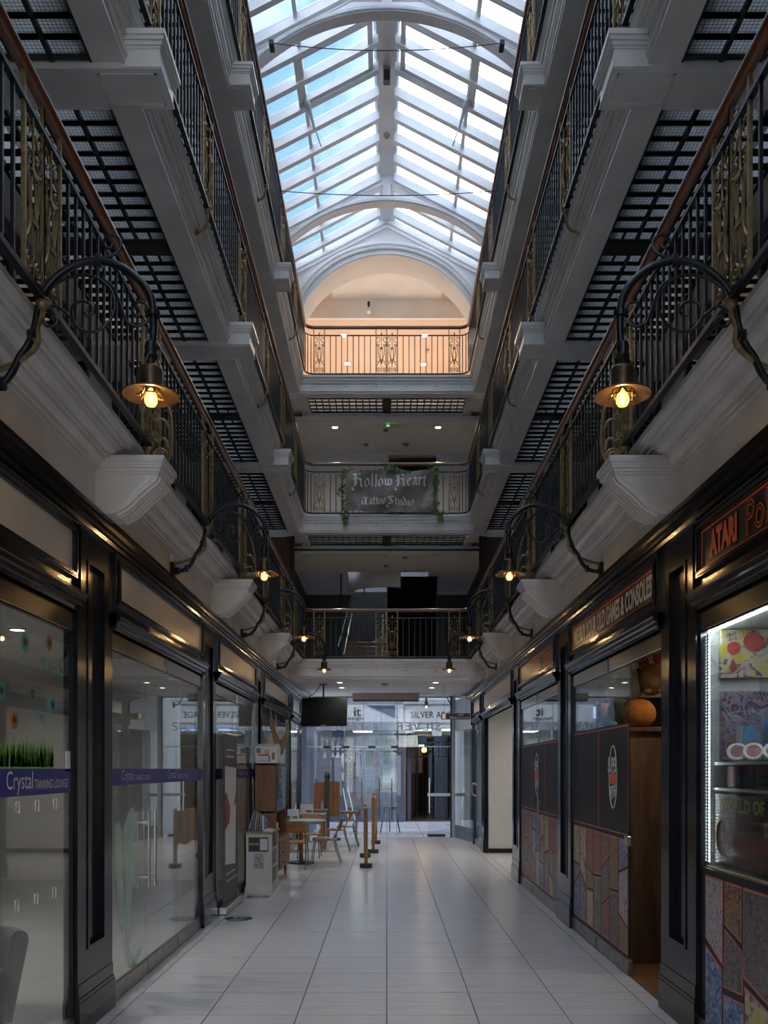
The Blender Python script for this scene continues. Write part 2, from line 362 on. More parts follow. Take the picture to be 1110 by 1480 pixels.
# beams across the galleries with boxed ends
def beam_end(mb, s, z, y0, y1):
    mb.box(s*1.445, s*(WALLX), y0, y1, z, z+0.16)
    for i, (e, za, zb) in enumerate(((0.008, 0.006, 0.014), (0.006, 0.125, 0.14), (0.016, 0.14, 0.165), (0.03, 0.165, 0.19), (0.04, 0.19, 0.225))):
        mb.box(s*(1.445-e), s*1.70, y0-e, y1+e, z+za, z+zb)
bi = 0
for s in (-1, 1):
    for lv, z in ((2, 6.112), (3, 8.845)):
        for k, yl in enumerate(LINES[:4]):
            if k == 0 and lv == 3: continue
            t = thing('gallery_beam', 'white moulded beam end under the %s gallery at the %s level, %s along' % (SIDE[s], LVN[lv], ORD[k]), 'beam', (s*1.6, yl, z), group='boxed gallery beam ends')
            b = MB(); beam_end(b, s, z, yl-0.19, yl+0.16); b.build('beam', M_WHITE, t)
            MB().box(s*1.48, s*1.86, yl-0.15, yl-0.135, z-0.006, z+0.004).box(s*1.48, s*1.86, yl+0.105, yl+0.12, z-0.006, z+0.004).box(s*1.48, s*1.495, yl-0.15, yl+0.12, z-0.006, z+0.004).box(s*1.845, s*1.86, yl-0.15, yl+0.12, z-0.006, z+0.004).build('soffit_moulding', M_WHITE, t)
# ------------------------------------------------------------------ side walls of the galleries with windows
M_UPWALL = mat('gallery_wall_paint', (0.48, 0.46, 0.44), 0.6, var=0.12, vscale=2)
M_DARKFR = mat('dark_timber', (0.02, 0.018, 0.018), 0.35, var=0.3)
M_BROWNFILM = mat('brown_blind', (0.16, 0.115, 0.065), 0.5, var=0.35, vscale=3, stretch=(1, 1, 14))
M_WINGL = glass('window_glass', (0.55, 0.6, 0.65), 1.6)
wi = 1
for s in (-1, 1):
    o = struct('wall_%s' % SIDE[s], '%s wall behind the galleries' % SIDE[s])
    MB().box(s*WALLX, s*(WALLX+0.25), Y0, 24.0, 3.3, 11.6).build('wall_face', M_UPWALL, o)
    for lv in (1, 2, 3):
        zb = LEV[lv]['top']
        for k, ym in enumerate(MIDS):
            wo = struct('window_%d' % (10+wi), 'dark framed shop window on the %s gallery' % SIDE[s]); wi += 1
            x = s*(WALLX-0.004); ya, yb = ym-1.35, ym+1.35; za, zc = zb+0.12, zb+2.15
            fr = MB().box(s*(WALLX-0.07), s*WALLX, ya, yb, za-0.12, za+0.30).box(s*(WALLX-0.08), s*WALLX, ya, yb, zc, zc+0.14)
            for yy in (ya, ya+0.86, yb-0.92, yb-0.06): fr.box(s*(WALLX-0.07), s*WALLX, yy, yy+0.06, za, zc)
            fr.build('window_frame', M_DARKFR, wo)
            MB().box(s*(WALLX-0.02), s*(WALLX-0.006), ya, yb, za+0.30, zc).build('blind', M_BROWNFILM if lv == 1 else M_DARKFR, wo)
            for (p, q_) in ((ya+0.06, ya+0.86), (ya+0.92, yb-0.92), (yb-0.86, yb-0.06)):
                MB().box(s*(WALLX-0.04), s*(WALLX-0.034), p, q_, za+0.30, zc).build('pane', M_WINGL, wo)
    c = struct('ceiling_%s' % SIDE[s], 'flat ceiling above the top %s gallery' % SIDE[s])
    MB().box(s*1.86, s*(WALLX+0.25), Y0, END+0.2, 11.28, 11.5).build('ceiling_face', M_CEIL, c)
    MB().prism(mirror([(1.80, 11.0), (1.95, 11.0), (1.95, 11.5), (1.80, 11.5), (1.80, 11.2), (1.77, 11.18), (1.77, 11.1)], s), Y0, END).build('eaves_beam', M_WHITE, c)
o = struct('wall_back', 'plain wall closing the arcade behind the viewpoint')
MB().box(-WALLX, -1.9, Y0-0.2, Y0, 0, 12.4).box(1.9, WALLX, Y0-0.2, Y0, 0, 12.4).build('wall_face', M_WALL, o)
o = struct('window_3', 'added tall glazed end behind the viewpoint, letting in sky light')  # unseen glazed end, added to let daylight in from behind
MB().box(-1.9, 1.9, Y0-0.06, Y0-0.04, 0, 12.1).build('pane', M_GLASS, o)
fr = MB()
for zz in (2.6, 3.6, 6.4, 9.0): fr.box(-1.9, 1.9, Y0-0.1, Y0, zz, zz+0.12)
for xx in (-1.9, -0.66, 0.6, 1.82): fr.box(xx, xx+0.08, Y0-0.1, Y0, 0, 12.1)
fr.build('mullion', M_BLACK, o)
o = struct('floor_street_behind', 'street paving beyond the far end'); MB().box(-14, 14, Y0-12, Y0-0.2, -0.3, -0.05).build('paving', M_CEIL, o)
# ================================================================== ROOF
RZ, SL = 12.20, 0.52
def rz(x): return RZ - SL*abs(x)
M_ROOFW = mat('roof_white_paint', (0.82, 0.83, 0.84), 0.42, var=0.06, vscale=3)
for s in (-1, 1):
    o = struct('window_1' if s < 0 else 'window_2', 'white framed pitched roof glazing, %s slope' % SIDE[s])
    tx = 1.20
    sp = 0.4875; ys = []; y = 11.55 - sp*42
    while y < 16.5: ys.append(y); y += sp
    def sloped(mb, x0, x1, y0, y1, zt, dz):
        mb.add([(s*x0,y0,rz(x0)+zt),(s*x1,y0,rz(x1)+zt),(s*x1,y1,rz(x1)+zt),(s*x0,y1,rz(x0)+zt),(s*x0,y0,rz(x0)+zt-dz),(s*x1,y0,rz(x1)+zt-dz),(s*x1,y1,rz(x1)+zt-dz),(s*x0,y1,rz(x0)+zt-dz)],
               [(0,1,2,3),(7,6,5,4),(0,4,5,1),(1,5,6,2),(2,6,7,3),(3,7,4,0)])
    rm = MB(); sloped(rm, 0.12, 2.0, -0.045, 0.045, 0.0, 0.15); rmesh = rm.mesh('rafter', M_ROOFW)
    um = MB(); sloped(um, 0.15, tx-0.025, 0.045, sp-0.045, -0.02, 0.012); umesh = um.mesh('pane', M_ROOFGLASS)
    lm = MB(); sloped(lm, tx+0.025, 1.95, 0.045, sp-0.045, -0.02, 0.012); lmesh = lm.mesh('pane', M_ROOFGLASS)
    tmm = MB(); sloped(tmm, tx-0.025, tx+0.025, 0.04, sp-0.04, 0.0, 0.07); tmesh = tmm.mesh('transom', M_ROOFW)
    for i, yy in enumerate(ys):
        put('rafter', rmesh, o, loc=(0, yy, 0))
        for nm, me in (('pane', umesh), ('pane', lmesh), ('transom', tmesh)): put(nm, me, o, loc=(0, yy, 0))
    # opening sash over two panes with its chain opener
    ya = 11.55 + sp*1 ; sash = MB()
    for (x0, x1, a, b) in ((0.20, tx+0.07, ya+0.05, ya+0.11), (0.20, tx+0.07, ya+sp*2-0.11, ya+sp*2-0.05), (0.20, 0.27, ya+0.05, ya+sp*2-0.05), (tx-0.02, tx+0.09, ya+0.05, ya+sp*2-0.05)): sloped(sash, x0, x1, a, b, -0.03, 0.09)
    sash.build('opening_sash', M_ROOFW, o)
    M_OPEN = MATS.get('opener_grey') or mat('opener_grey', (0.45, 0.47, 0.46), 0.4, var=0.1)
    xo, zo = s*(tx+0.0), rz(tx)-0.10
    yo = ya+sp*2-0.12
    MB().tube(catmull([(xo, yo, zo), (xo-s*0.05, yo+0.06, zo-0.10), (xo-s*0.10, yo+0.10, zo-0.24), (xo-s*0.12, yo+0.12, zo-0.33)]), [0.03, 0.05, 0.055, 0.05, 0.042, 0.036, 0.03, 0.026, 0.022, 0.02, 0.018, 0.017, 0.016], 8).tube([(xo-s*0.10, yo+0.10, zo-0.24), (xo-s*0.22, yo+0.16, zo-0.56)], 0.011, 6).build('chain_opener', M_OPEN, o, True)
o = struct('trim_7', 'white boxed ridge beam of the glass roof')
MB().box(-0.13, 0.13, Y0, END, 12.09, 12.34).box(-0.185, -0.13, Y0, END, 12.13, 12.3).box(0.13, 0.185, Y0, END, 12.13, 12.3).box(-0.155, -0.145, Y0, END, 12.11, 12.14).box(0.145, 0.155, Y0, END, 12.11, 12.14).build('ridge_beam', M_ROOFW, o)
# arched ribs
def arch_rib(yc, th, label, nm):
    o = struct(nm, label); Rr = 2.5; za = 11.63; zc = za-Rr; n = 56
    def arc(x): return zc + math.sqrt(max(Rr*Rr-x*x, 0))
    def top(x): return rz(x)-0.02
    body = MB(); xs = [-1.9+3.8*i/n for i in range(n+1)]
    for i in range(n):
        a, b = xs[i], xs[i+1]; m = abs((a+b)/2)
        segs = []
        if 0.07 < m < 0.5: segs = [(arc(a), 11.745, arc(b), 11.745), (max(top(a)-0.2, 11.745), top(a), max(top(b)-0.2, 11.745), top(b))]
        else: segs = [(arc(a), top(a), arc(b), top(b))]
        for (l0, t0, l1, t1) in segs: body.add([(a,yc,l0),(b,yc,l1),(b,yc,t1),(a,yc,t0),(a,yc+th,l0),(b,yc+th,l1),(b,yc+th,t1),(a,yc+th,t0)], [(0,1,2,3),(7,6,5,4),(0,4,5,1),(3,2,6,7),(0,3,7,4),(1,5,6,2)])
    body.build('rib_plate', M_ROOFW, o)
    mo = MB()
    for dr, yy, r in ((0.03, yc-0.012, 0.018), (0.065, yc-0.008, 0.010)):
        mo.tube([(x, yy, zc+math.sqrt((Rr+dr)**2-x*x)) for x in [-1.85+3.7*i/40 for i in range(41)]], r, 6)
    mo.build('rib_moulding', M_ROOFW, o, True)
    gm = MB()
    for s in (-1, 1): gm.add([(s*0.2,yc-0.006,rz(0.2)-0.21),(s*1.9,yc-0.006,rz(1.9)-0.21),(s*1.9,yc-0.006,rz(1.9)-0.20),(s*0.2,yc-0.006,rz(0.2)-0.20),(s*0.2,yc+0.01,rz(0.2)-0.21),(s*1.9,yc+0.01,rz(1.9)-0.21),(s*1.9,yc+0.01,rz(1.9)-0.20),(s*0.2,yc+0.01,rz(0.2)-0.20)], [(0,1,2,3),(7,6,5,4),(0,4,5,1),(1,5,6,2),(2,6,7,3),(3,7,4,0)])
    gm.build('board_joint', M_OPEN, o)
    return o
for i, yc in enumerate((3.75, 7.65, 11.55, 15.45)):
    arch_rib(yc, 0.16, 'white arched roof rib, %s from the viewpoint' % ORD[i], 'trim_%d' % (8+i))
M_WIRE = mat('wire_black', (0.02, 0.02, 0.022), 0.5, var=0.1)
for nm, yc, z0_, z1_, xw, lab in (('suspension_wire', 11.40, 11.08, 10.98, 1.50, 'thin black wire hung between clamps on the near roof rib'), ('suspension_wire', 12.6, 9.97, 9.88, 1.78, 'thin wire strung across the void at upper gallery level')):
    t = thing(nm, lab, 'wire', (0, yc, z0_))
    n = 16; MB().tube([(xw*(2*i/n-1), yc, z0_-(z0_-z1_)*(1-(2*i/n-1)**2)) for i in range(n+1)], 0.006, 5).build('wire', M_WIRE, t)
    for s in (-1, 1): MB().box(s*xw-0.03, s*xw+0.03, yc-0.02, yc+0.12, z0_-0.03, z0_+0.03).build('clamp', M_WIRE, t)
# fittings on the ridge
M_BOXG = mat('fitting_grey', (0.20, 0.19, 0.18), 0.5, var=0.1)
t = thing('ridge_floodlight', 'small dark box fitting under the roof ridge beam', 'lamp', (0, 13.1, 12.09))
MB().bbox(-0.055, 0.055, 13.02, 13.12, 11.86, 12.09, 0.01).build('housing', M_BOXG, t); MB().box(-0.04, 0.04, 13.005, 13.022, 11.87, 12.02).build('lens', M_SIGNBLK, t)
for (yy, lab) in ((12.0, 'round smoke detector on the ridge, nearest the viewpoint'), (14.45, 'round detector ring on the ridge, further from the viewpoint')):
    t = thing('smoke_detector', lab, 'detector', (0, yy, 12.09)); MB().lathe([(0.055, 0.0), (0.055, -0.02), (0.035, -0.035), (0.03, -0.05), (0.001, -0.05)], (0, yy, 12.09), 16).build('body', mat('detector_tan', (0.42, 0.33, 0.26), 0.5, var=0.1), t, True)
# ================================================================== GABLE with arched opening
gw = struct('wall_gable', 'white gable wall with a moulded round arch over the top balcony')
GR, GZ, GY = 1.78, 9.65, 16.72
M_GABLE = mat('gable_paint', (0.88, 0.87, 0.86), 0.5, var=0.05, vscale=2)
body = MB(); n = 60; xs = [-2.05+4.1*i/n for i in range(n+1)]
def garc(x): return GZ + math.sqrt(max(GR*GR-x*x, 0)) if abs(x) < GR else 9.1
for i in range(n):
    a, b = xs[i], xs[i+1]; l0, l1, t0, t1 = garc(a), garc(b), rz(a), rz(b); th = 0.6
    body.add([(a,GY,l0),(b,GY,l1),(b,GY,t1),(a,GY,t0),(a,GY+th,l0),(b,GY+th,l1),(b,GY+th,t1),(a,GY+th,t0)], [(0,1,2,3),(7,6,5,4),(0,4,5,1),(3,2,6,7),(0,3,7,4),(1,5,6,2)])
body.build('wall_face', M_GABLE, gw)
mo = MB()
for dr, yy, r in ((0.02, GY-0.02, 0.028), (0.075, GY-0.008, 0.020), (0.13, GY-0.03, 0.034), (0.20, GY-0.03, 0.040), (0.25, GY-0.008, 0.016)):
    mo.tube([(GR_*math.cos(a), yy, GZ+GR_*math.sin(a)) for GR_ in [GR+dr] for a in [math.pi*i/48 for i in range(49)]], r, 8)
mo.build('arch_moulding', M_GABLE, gw, True)
ra = MB()
for s in (-1, 1):
    for off, dz in ((0.15, 0.05), (0.24, 0.02)):
        ra.add([(s*0.02,GY-0.03,rz(0.02)-off),(s*2.0,GY-0.03,rz(2.0)-off),(s*2.0,GY-0.03,rz(2.0)-off+dz),(s*0.02,GY-0.03,rz(0.02)-off+dz),(s*0.02,GY+0.01,rz(0.02)-off),(s*2.0,GY+0.01,rz(2.0)-off),(s*2.0,GY+0.01,rz(2.0)-off+dz),(s*0.02,GY+0.01,rz(0.02)-off+dz)], [(0,1,2,3),(7,6,5,4),(0,4,5,1),(1,5,6,2),(2,6,7,3),(3,7,4,0)])
ra.build('rake_moulding', M_GABLE, gw)
# ================================================================== END BALCONIES AND ROOMS BEHIND THEM
M_PEACH = mat('peach_paint', (0.74, 0.58, 0.47), 0.6, var=0.05, vscale=1.5)
M_LAMPON = emis('downlight_on', (1.0, 0.86, 0.66), 9.0)
M_LAMPCOOL = emis('downlight_cool', (1.0, 0.97, 0.90), 7.0)
def downlight(x, y, z, label, m=None, power=0.0, col=(1, .85, .65), r=0.06):
    t = thing('downlight', label, 'downlight', (x, y, z), group='recessed ceiling downlights')
    MB().lathe([(r*1.25, 0.0), (r*1.25, -0.008), (r, -0.012), (r, 0.0)], (x, y, z), 16, cap=False).build('bezel', M_STEEL2, t, True)
    MB().lathe([(r, -0.004), (0.001, -0.005)], (x, y, z), 16, cap=False).build('lamp_disc', m or M_LAMPON, t)
    if power:
        ld = bpy.data.lights.new('downlight_beam', 'SPOT'); ld.energy = power; ld.color = col; ld.spot_size = R(150); ld.spot_blend = 0.8; ld.shadow_soft_size = 0.06
        lo = bpy.data.objects.new('downlight_beam', ld); COL.objects.link(lo); lo.parent = t; lo.location = (0, 0, -0.03)
def efascia(z, zt):
    h = zt - z
    return [(0.28,z),(0.0,z),(-0.005,z+0.03),(-0.03,z+0.035),(-0.03,z+0.06),(0.0,z+0.065),(0.0,z+h*0.55),(-0.02,z+h*0.58),(-0.025,z+h*0.68),(-0.05,z+h*0.72),(-0.055,z+h*0.84),(-0.08,z+h*0.88),(-0.08,z+h),(0.28,z+h)]
for lv, z in ((1, 3.375), (2, 6.15), (3, 8.80)):
    zt = LEV[lv]['top']
    o = struct('trim_%d' % (19+lv), 'white moulded fascia of the end balcony on the %s level' % LVN[lv])
    hw = 1.60 if lv > 1 else 1.60
    MB().prism([(END+y, zz) for y, zz in efascia(z, zt)], -1.70, 1.70, 'x').build('fascia', M_WHITE, o)
    rv = MB().lathe([(0.012, 0.0), (0.008, -0.008), (0.001, -0.01)], (0, 0, 0), 8, 'y').mesh('rivet', M_RIVNUT)
    for x in (-1.35, -0.78, -0.2, 0.38, 0.95, 1.42): put('rivet', rv, o, loc=(x, END-0.002, z+0.42*(zt-z)))
# glass light strips in the end balcony floors + inner beam
for lv, z in ((2, 6.16), (3, 8.81)):
    o = struct('floor_gallery_%d_end' % lv, 'end balcony floor of glass lights on the %s level' % LVN[lv])
    gr = MB(); dy0 = END+0.22; nrow = 4 if lv == 3 else 4; ry = 0.165 if lv == 3 else 0.165
    dy1 = dy0+nrow*ry
    MB().box(-1.95, -1.52, END+0.27, dy1+0.3, z-0.0, z+0.3).box(1.52, 1.95, END+0.27, dy1+0.3, z-0.0, z+0.3).box(-1.95, 1.95, dy1, dy1+0.25, z+0.02, z+0.3).build('slab', M_WHITE, o)
    for i in range(nrow+1): gr.box(-1.52, 1.52, dy0+i*ry-0.013, dy0+i*ry+0.013, z-0.02, z+0.05)
    cols_ = [(-1.52, -0.075), (0.075, 1.52)]
    gr.box(-0.075, 0.075, dy0, dy1, z-0.03, z+0.05)
    for (a, b) in cols_:
        n = 11; st = (b-a)/n
        for i in range(n+1): gr.box(a+i*st-0.010, a+i*st+0.010, dy0, dy1, z-0.015, z+0.05)
        for i in range(n):
            for j in range(nrow): put('glass_light', pane(st-0.018, ry-0.024, M_PRISM2 if lv == 3 else None), o, loc=(a+(i+0.5)*st, dy0+(j+0.5)*ry, z+0.012))
    gr.build('iron_grid', M_GRID, o)
    bz = z-0.02
    MB().prism([(dy1, z+0.1), (dy1, bz-0.03), (dy1+0.03, bz-0.03), (dy1+0.03, bz-0.11), (dy1+0.045, bz-0.12), (dy1+0.045, bz-0.16), (dy1+0.3, bz-0.16), (dy1+0.3, z+0.1)], -1.70, 1.70, 'x').build('inner_beam', M_WHITE, o)
    for s in (-1, 1): MB().box(s*1.52, s*1.58, END+0.2, dy1, z-0.05, z).build('edge_moulding', M_WHITE, o)
# --- level 3 room (peach, vaulted front)
o = struct('ceiling_3', 'peach lit ceiling behind the top balcony')
MB().box(-2.4, 2.4, 17.30, 18.62, 11.62, 11.7).box(-2.4, 2.4, 18.6, 18.66, 11.2, 11.62).build('recess', M_GABLE, o)
MB().box(-3.1, 3.1, 18.665, 22.3, 11.2, 11.26).build('ceiling_face', M_PEACH, o)
MB().prism([(-2.4, 11.2), (-1.15, 11.62), (-2.4, 11.7)], 17.3, 18.6).prism([(2.4, 11.2), (1.15, 11.62), (2.4, 11.7)], 17.3, 18.6).build('sloped_cheek', M_PEACH, o)
o = struct('wall_3', 'peach end wall of the top balcony room'); MB().box(-3.1, 3.1, 22.1, 22.3, 9.1, 11.3).build('wall_face', M_PEACH, o)
MB().box(-3.1, -2.4, 17.3, 22.3, 9.1, 11.7).box(2.4, 3.1, 17.3, 22.3, 9.1, 11.7).build('wall_cheek', M_PEACH, o)
o = struct('floor_3', 'floor of the top balcony room'); MB().box(-3.1, 3.1, 17.55, 22.3, 8.83, 9.12).build('slab', M_CEIL, o)
for i, (px, py) in enumerate(((497, 484), (614, 484), (502, 525), (612, 526))):
    d = 9.55*F_PX/(VY-py); x = (px-VX)*d/F_PX
    downlight(x, d, 11.2, 'glowing downlight above the top balcony, %s' % ('front left', 'front right', 'back left', 'back right')[i], None, 95, (1, .88, .75), 0.075)
t = thing('security_camera', 'small dark camera on the bulkhead under the arch', 'camera', (-0.38, 18.58, 11.38))
MB().bbox(-0.42, -0.34, 18.45, 18.6, 11.28, 11.48, 0.012).build('housing', M_GABLE, t); MB().bbox(-0.405, -0.355, 18.42, 18.46, 11.36, 11.47, 0.008).build('lens_hood', M_SIGNBLK, t)
t = thing('wall_sensor', 'tiny sensor box on the peach ceiling', 'sensor', (0.92, 20.0, 11.2)); MB().bbox(0.88, 0.96, 19.95, 20.05, 11.15, 11.2, 0.01).build('body', M_STEEL2, t)
# --- level 2 room
M_BLUEWALL = mat('cool_white_wall', (0.58, 0.59, 0.64), 0.6, var=0.05, vscale=1.5)
o = struct('ceiling_2', 'ceiling behind the middle balcony'); MB().box(-3.1, 3.1, 17.6, 19.6, 8.64, 8.72).build('ceiling_face', M_CEIL, o)
o = struct('wall_2', 'cool white wall behind the middle balcony')
MB().box(-3.1, 0.04, 19.4, 19.6, 6.4, 8.7).box(1.1, 3.1, 19.4, 19.6, 6.4, 8.7).box(0.04, 1.1, 19.4, 19.6, 8.60, 8.7).build('wall_face', M_BLUEWALL, o)
MB().box(0.0, 1.15, 20.2, 20.3, 6.4, 8.7).box(0.0, 0.04, 19.5, 20.3, 6.4, 8.7).box(1.1, 1.14, 19.5, 20.3, 6.4, 8.7).build('dark_doorway', M_SIGNBLK, o)
o = struct('floor_2', 'floor of the middle balcony room'); MB().box(-3.1, 3.1, 17.55, 20.3, 6.2, 6.475).build('slab', M_CEIL, o)
for i, x in enumerate((-1.06, 1.05)): downlight(x, 17.95, 8.64, 'bright downlight above the tattoo banner balcony, %s one' % ('left', 'right')[i], None, 16)
t = thing('exit_sign', 'small white exit sign box with green lamp', 'sign', (0.13, 17.85, 8.64))
MB().bbox(-0.03, 0.28, 17.78, 17.84, 8.58, 8.64, 0.008).build('housing', M_SIGN, t); MB().box(0.0, 0.05, 17.77, 17.782, 8.585, 8.61).build('green_lamp', emis('green_lamp', (0.1, 1, 0.2), 1.0), t)
for i, (x, y) in enumerate(((-0.45, 18.9), (0.42, 18.9), (-0.02, 18.1))):
    t = thing('ceiling_detector', 'flat round detector on the middle balcony ceiling, %s' % ('left', 'right', 'centre')[i], 'detector', (x, y, 8.64)); MB().lathe([(0.06, 0), (0.06, -0.015), (0.03, -0.04), (0.001, -0.04)], (x, y, 8.64), 12).build('body', M_BOXG, t, True)
# glass screen seen through the balustrade of the middle balcony
t = thing('glass_screen', 'frameless glass stair guard behind the middle balcony', 'screen', (0, 18.7, 6.475))
MB().box(-1.35, 1.35, 18.7, 18.712, 6.475, 7.15).build('pane', M_GLASS, t); MB().box(-1.35, 1.35, 18.69, 18.72, 7.15, 7.17).build('cap_rail', M_STEEL2, t)
# --- level 1 room with stair and lift shaft
M_DARKWALL = mat('dark_wall', (0.035, 0.033, 0.032), 0.6, var=0.2)
M_SHAFT = mat('lift_shaft_black', (0.003, 0.003, 0.004), 0.8, var=0.2, spec=0.1)
o = struct('ceiling_1', 'ceiling behind the lowest balcony'); MB().box(-3.1, 3.1, 17.55, 19.45, 6.03, 6.1).build('ceiling_face', M_CEIL, o)
MB().box(-3.1, -0.88, 19.45, 22.3, 6.03, 6.1).box(0.95, 3.1, 19.45, 22.3, 6.03, 6.1).build('rear_ceiling', M_BLUEWALL, o)
o = struct('wall_1', 'dark end wall of the first floor landing'); MB().box(-3.1, 3.1, 22.1, 22.3, 3.6, 6.1).build('wall_face', M_DARKWALL, o)
for s in (-1, 1): MB().box(s*2.02, s*2.3, 17.7, 22.1, 3.6, 6.1).build('shop_cheek', M_DARKWALL, o)
o = struct('floor_1', 'landing floor over the entrance'); MB().box(-3.1, 3.1, END+0.28, 21.3, 3.46, 3.735).build('slab', M_CEIL, o)
for s in (-1, 1):
    t = thing('brick_pier', 'dark brick pier at the %s end of the first gallery' % SIDE[s], 'pier', (s*2.0, 17.3, 3.735))
    MB().box(s*1.86, s*2.3, 17.05, 17.55, 3.735, 6.15).build('pier_body', mat('pier_brick', (0.10, 0.045, 0.03), 0.7, var=0.5, vscale=14, stretch=(1, 1, 4), bump=0.4, bscale=30), t)
    MB().tube([(s*1.82, 17.0, 3.735), (s*1.82, 17.0, 6.15)], 0.035, 8).build('downpipe', M_IRON, t, True)
t = thing('lift_shaft', 'matt black lift shaft beside the stair on the first landing', 'lift', (0.55, 20.2, 3.735))
MB().box(0.02, 1.13, 19.95, 20.9, 3.735, 6.02).build('casing', M_SHAFT, t)
for x in (0.0, 1.12): MB().box(x, x+0.03, 19.93, 19.96, 3.735, 6.1).build('corner_trim', M_DARKWALL, t)
t = thing('curved_stair', 'white curved staircase sweeping up behind the first balcony', 'stair', (-0.5, 21, 3.735))
def arcband(mb, cx, cy, r0, r1, a0, a1, z0, z1, zz0, zz1, n=20):
    for i in range(n):
        f0, f1 = i/n, (i+1)/n; A, B = R(a0+(a1-a0)*f0), R(a0+(a1-a0)*f1); za, zb = z0+(z1-z0)*f0, z0+(z1-z0)*f1; ha, hb = zz0+(zz1-zz0)*f0, zz0+(zz1-zz0)*f1
        P = [(cx+r*math.cos(t_), cy+r*math.sin(t_), z) for (t_, zl, zh_) in ((A, za, ha), (B, zb, hb)) for r in (r0, r1) for z in (zl, zh_)]
        mb.add(P, [(0,1,5,4),(2,6,7,3),(1,3,7,5),(0,4,6,2),(0,2,3,1),(4,5,7,6)])
    return mb
arcband(MB(), 0.5, 21.2, 1.28, 1.40, 170, 262, 5.95, 5.75, 6.45, 6.45).build('upper_string', M_WHITE, t, True)
MB().box(-0.88, 0.0, 19.46, 19.5, 6.10, 6.5).build('well_wall', M_BLUEWALL, t)
arcband(MB(), 0.35, 21.6, 1.0, 1.25, 185, 275, 3.74, 4.75, 4.05, 5.05).build('lower_string', M_WHITE, t, True)
M_STEP = mat('brown_step', (0.09, 0.045, 0.02), 0.45, var=0.3)
sm = MB().bbox(-0.5, 0.5, 0, 0.28, 0, 0.15, 0.01).mesh('step', M_STEP)
for i in range(6): put('step', sm, t, loc=(-0.45, 18.9+0.28*i, 3.735+0.14*i))
M_EDGE = mat('lit_glass_edge', (0.35, 0.5, 0.62), 0.2, var=0.1)
for a, b in (((-1.05, 19.0, 4.30), (-0.88, 19.6, 5.15)), ((-0.92, 18.8, 4.1), (-0.76, 19.2, 5.05)), ((-0.1, 19.2, 4.1), (-0.08, 19.3, 5.05)), ((-0.02, 19.7, 4.9), (-0.02, 19.8, 5.5))):
    MB().tube([a, b], 0.016, 4).build('guard_edge', M_EDGE, t)
for (x, y, z0_, z1_) in ((-1.0, 19.2, 3.8, 5.9), (-0.55, 21.5, 5.9, 6.4)): MB().tube([(x, y, z0_), (x, y, z1_)], 0.02, 6).build('tie_rod', M_IRON, t)
for i, x in enumerate((-1.0, 0.94)): downlight(x, 17.98, 6.03, 'bright downlight over the lowest balcony, %s one' % ('left', 'right')[i], None, 16)
for i, (x, y) in enumerate(((-0.02, 18.0), (-0.02, 18.9), (0.38, 18.15))):
    t = thing('ceiling_detector', 'flat round detector on the lowest balcony ceiling, %s' % ('front', 'back', 'small right')[i], 'detector', (x, y, 6.03)); MB().lathe([(0.06, 0), (0.06, -0.015), (0.03, -0.04), (0.001, -0.04)], (x, y, 6.03), 12).build('body', M_BOXG, t, True)
t = thing('service_pipe', 'dark service pipe under the middle balcony beam', 'pipe', (0, 17.45, 5.96))
MB().tube([(-1.85, 17.4, 5.99), (1.85, 17.4, 5.99)], 0.022, 8).build('pipe', M_IRON, t, True)
t = thing('added_stairwell_light', 'added cool light panel high in the stairwell', 'lamp', (-0.35, 21.2, 8.5)); MB().box(-0.85, 0.15, 20.8, 21.6, 8.52, 8.56).build('frame', M_STEEL2, t); MB().box(-0.82, 0.12, 20.83, 21.57, 8.50, 8.52).build('diffuser', emis('stairwell_cool', (0.72, 0.84, 1.0), 14.0), t)  # light panel added to brighten the stairwell void
MB().box(-3.1, 3.1, 20.3, 22.3, 8.56, 8.7).build('stairwell_ceiling', M_BLUEWALL, struct('ceiling_stairwell'))
# --- ground floor entrance ceiling
o = struct('ceiling_0', 'low entrance ceiling under the first landing'); MB().box(-2.0, 2.0, END+0.1, 21.3, 3.40, 3.46).build('ceiling_face', M_CEIL, o)
for i, (x, y) in enumerate(((-0.95, 17.75), (-0.97, 18.9), (0.99, 17.75), (0.97, 18.9))):
    downlight(x, y, 3.40, 'small downlight in the entrance ceiling, %s' % ('front left', 'back left', 'front right', 'back right')[i], M_LAMPCOOL, 30, (1, .93, .82))
for i, y in enumerate((18.1,)):
    t = thing('ceiling_detector', 'flat round detector on the entrance ceiling', 'detector', (-0.04, y, 3.40)); MB().lathe([(0.07, 0), (0.07, -0.015), (0.03, -0.04), (0.001, -0.04)], (-0.04, y, 3.40), 12).build('body', M_BOXG, t, True)
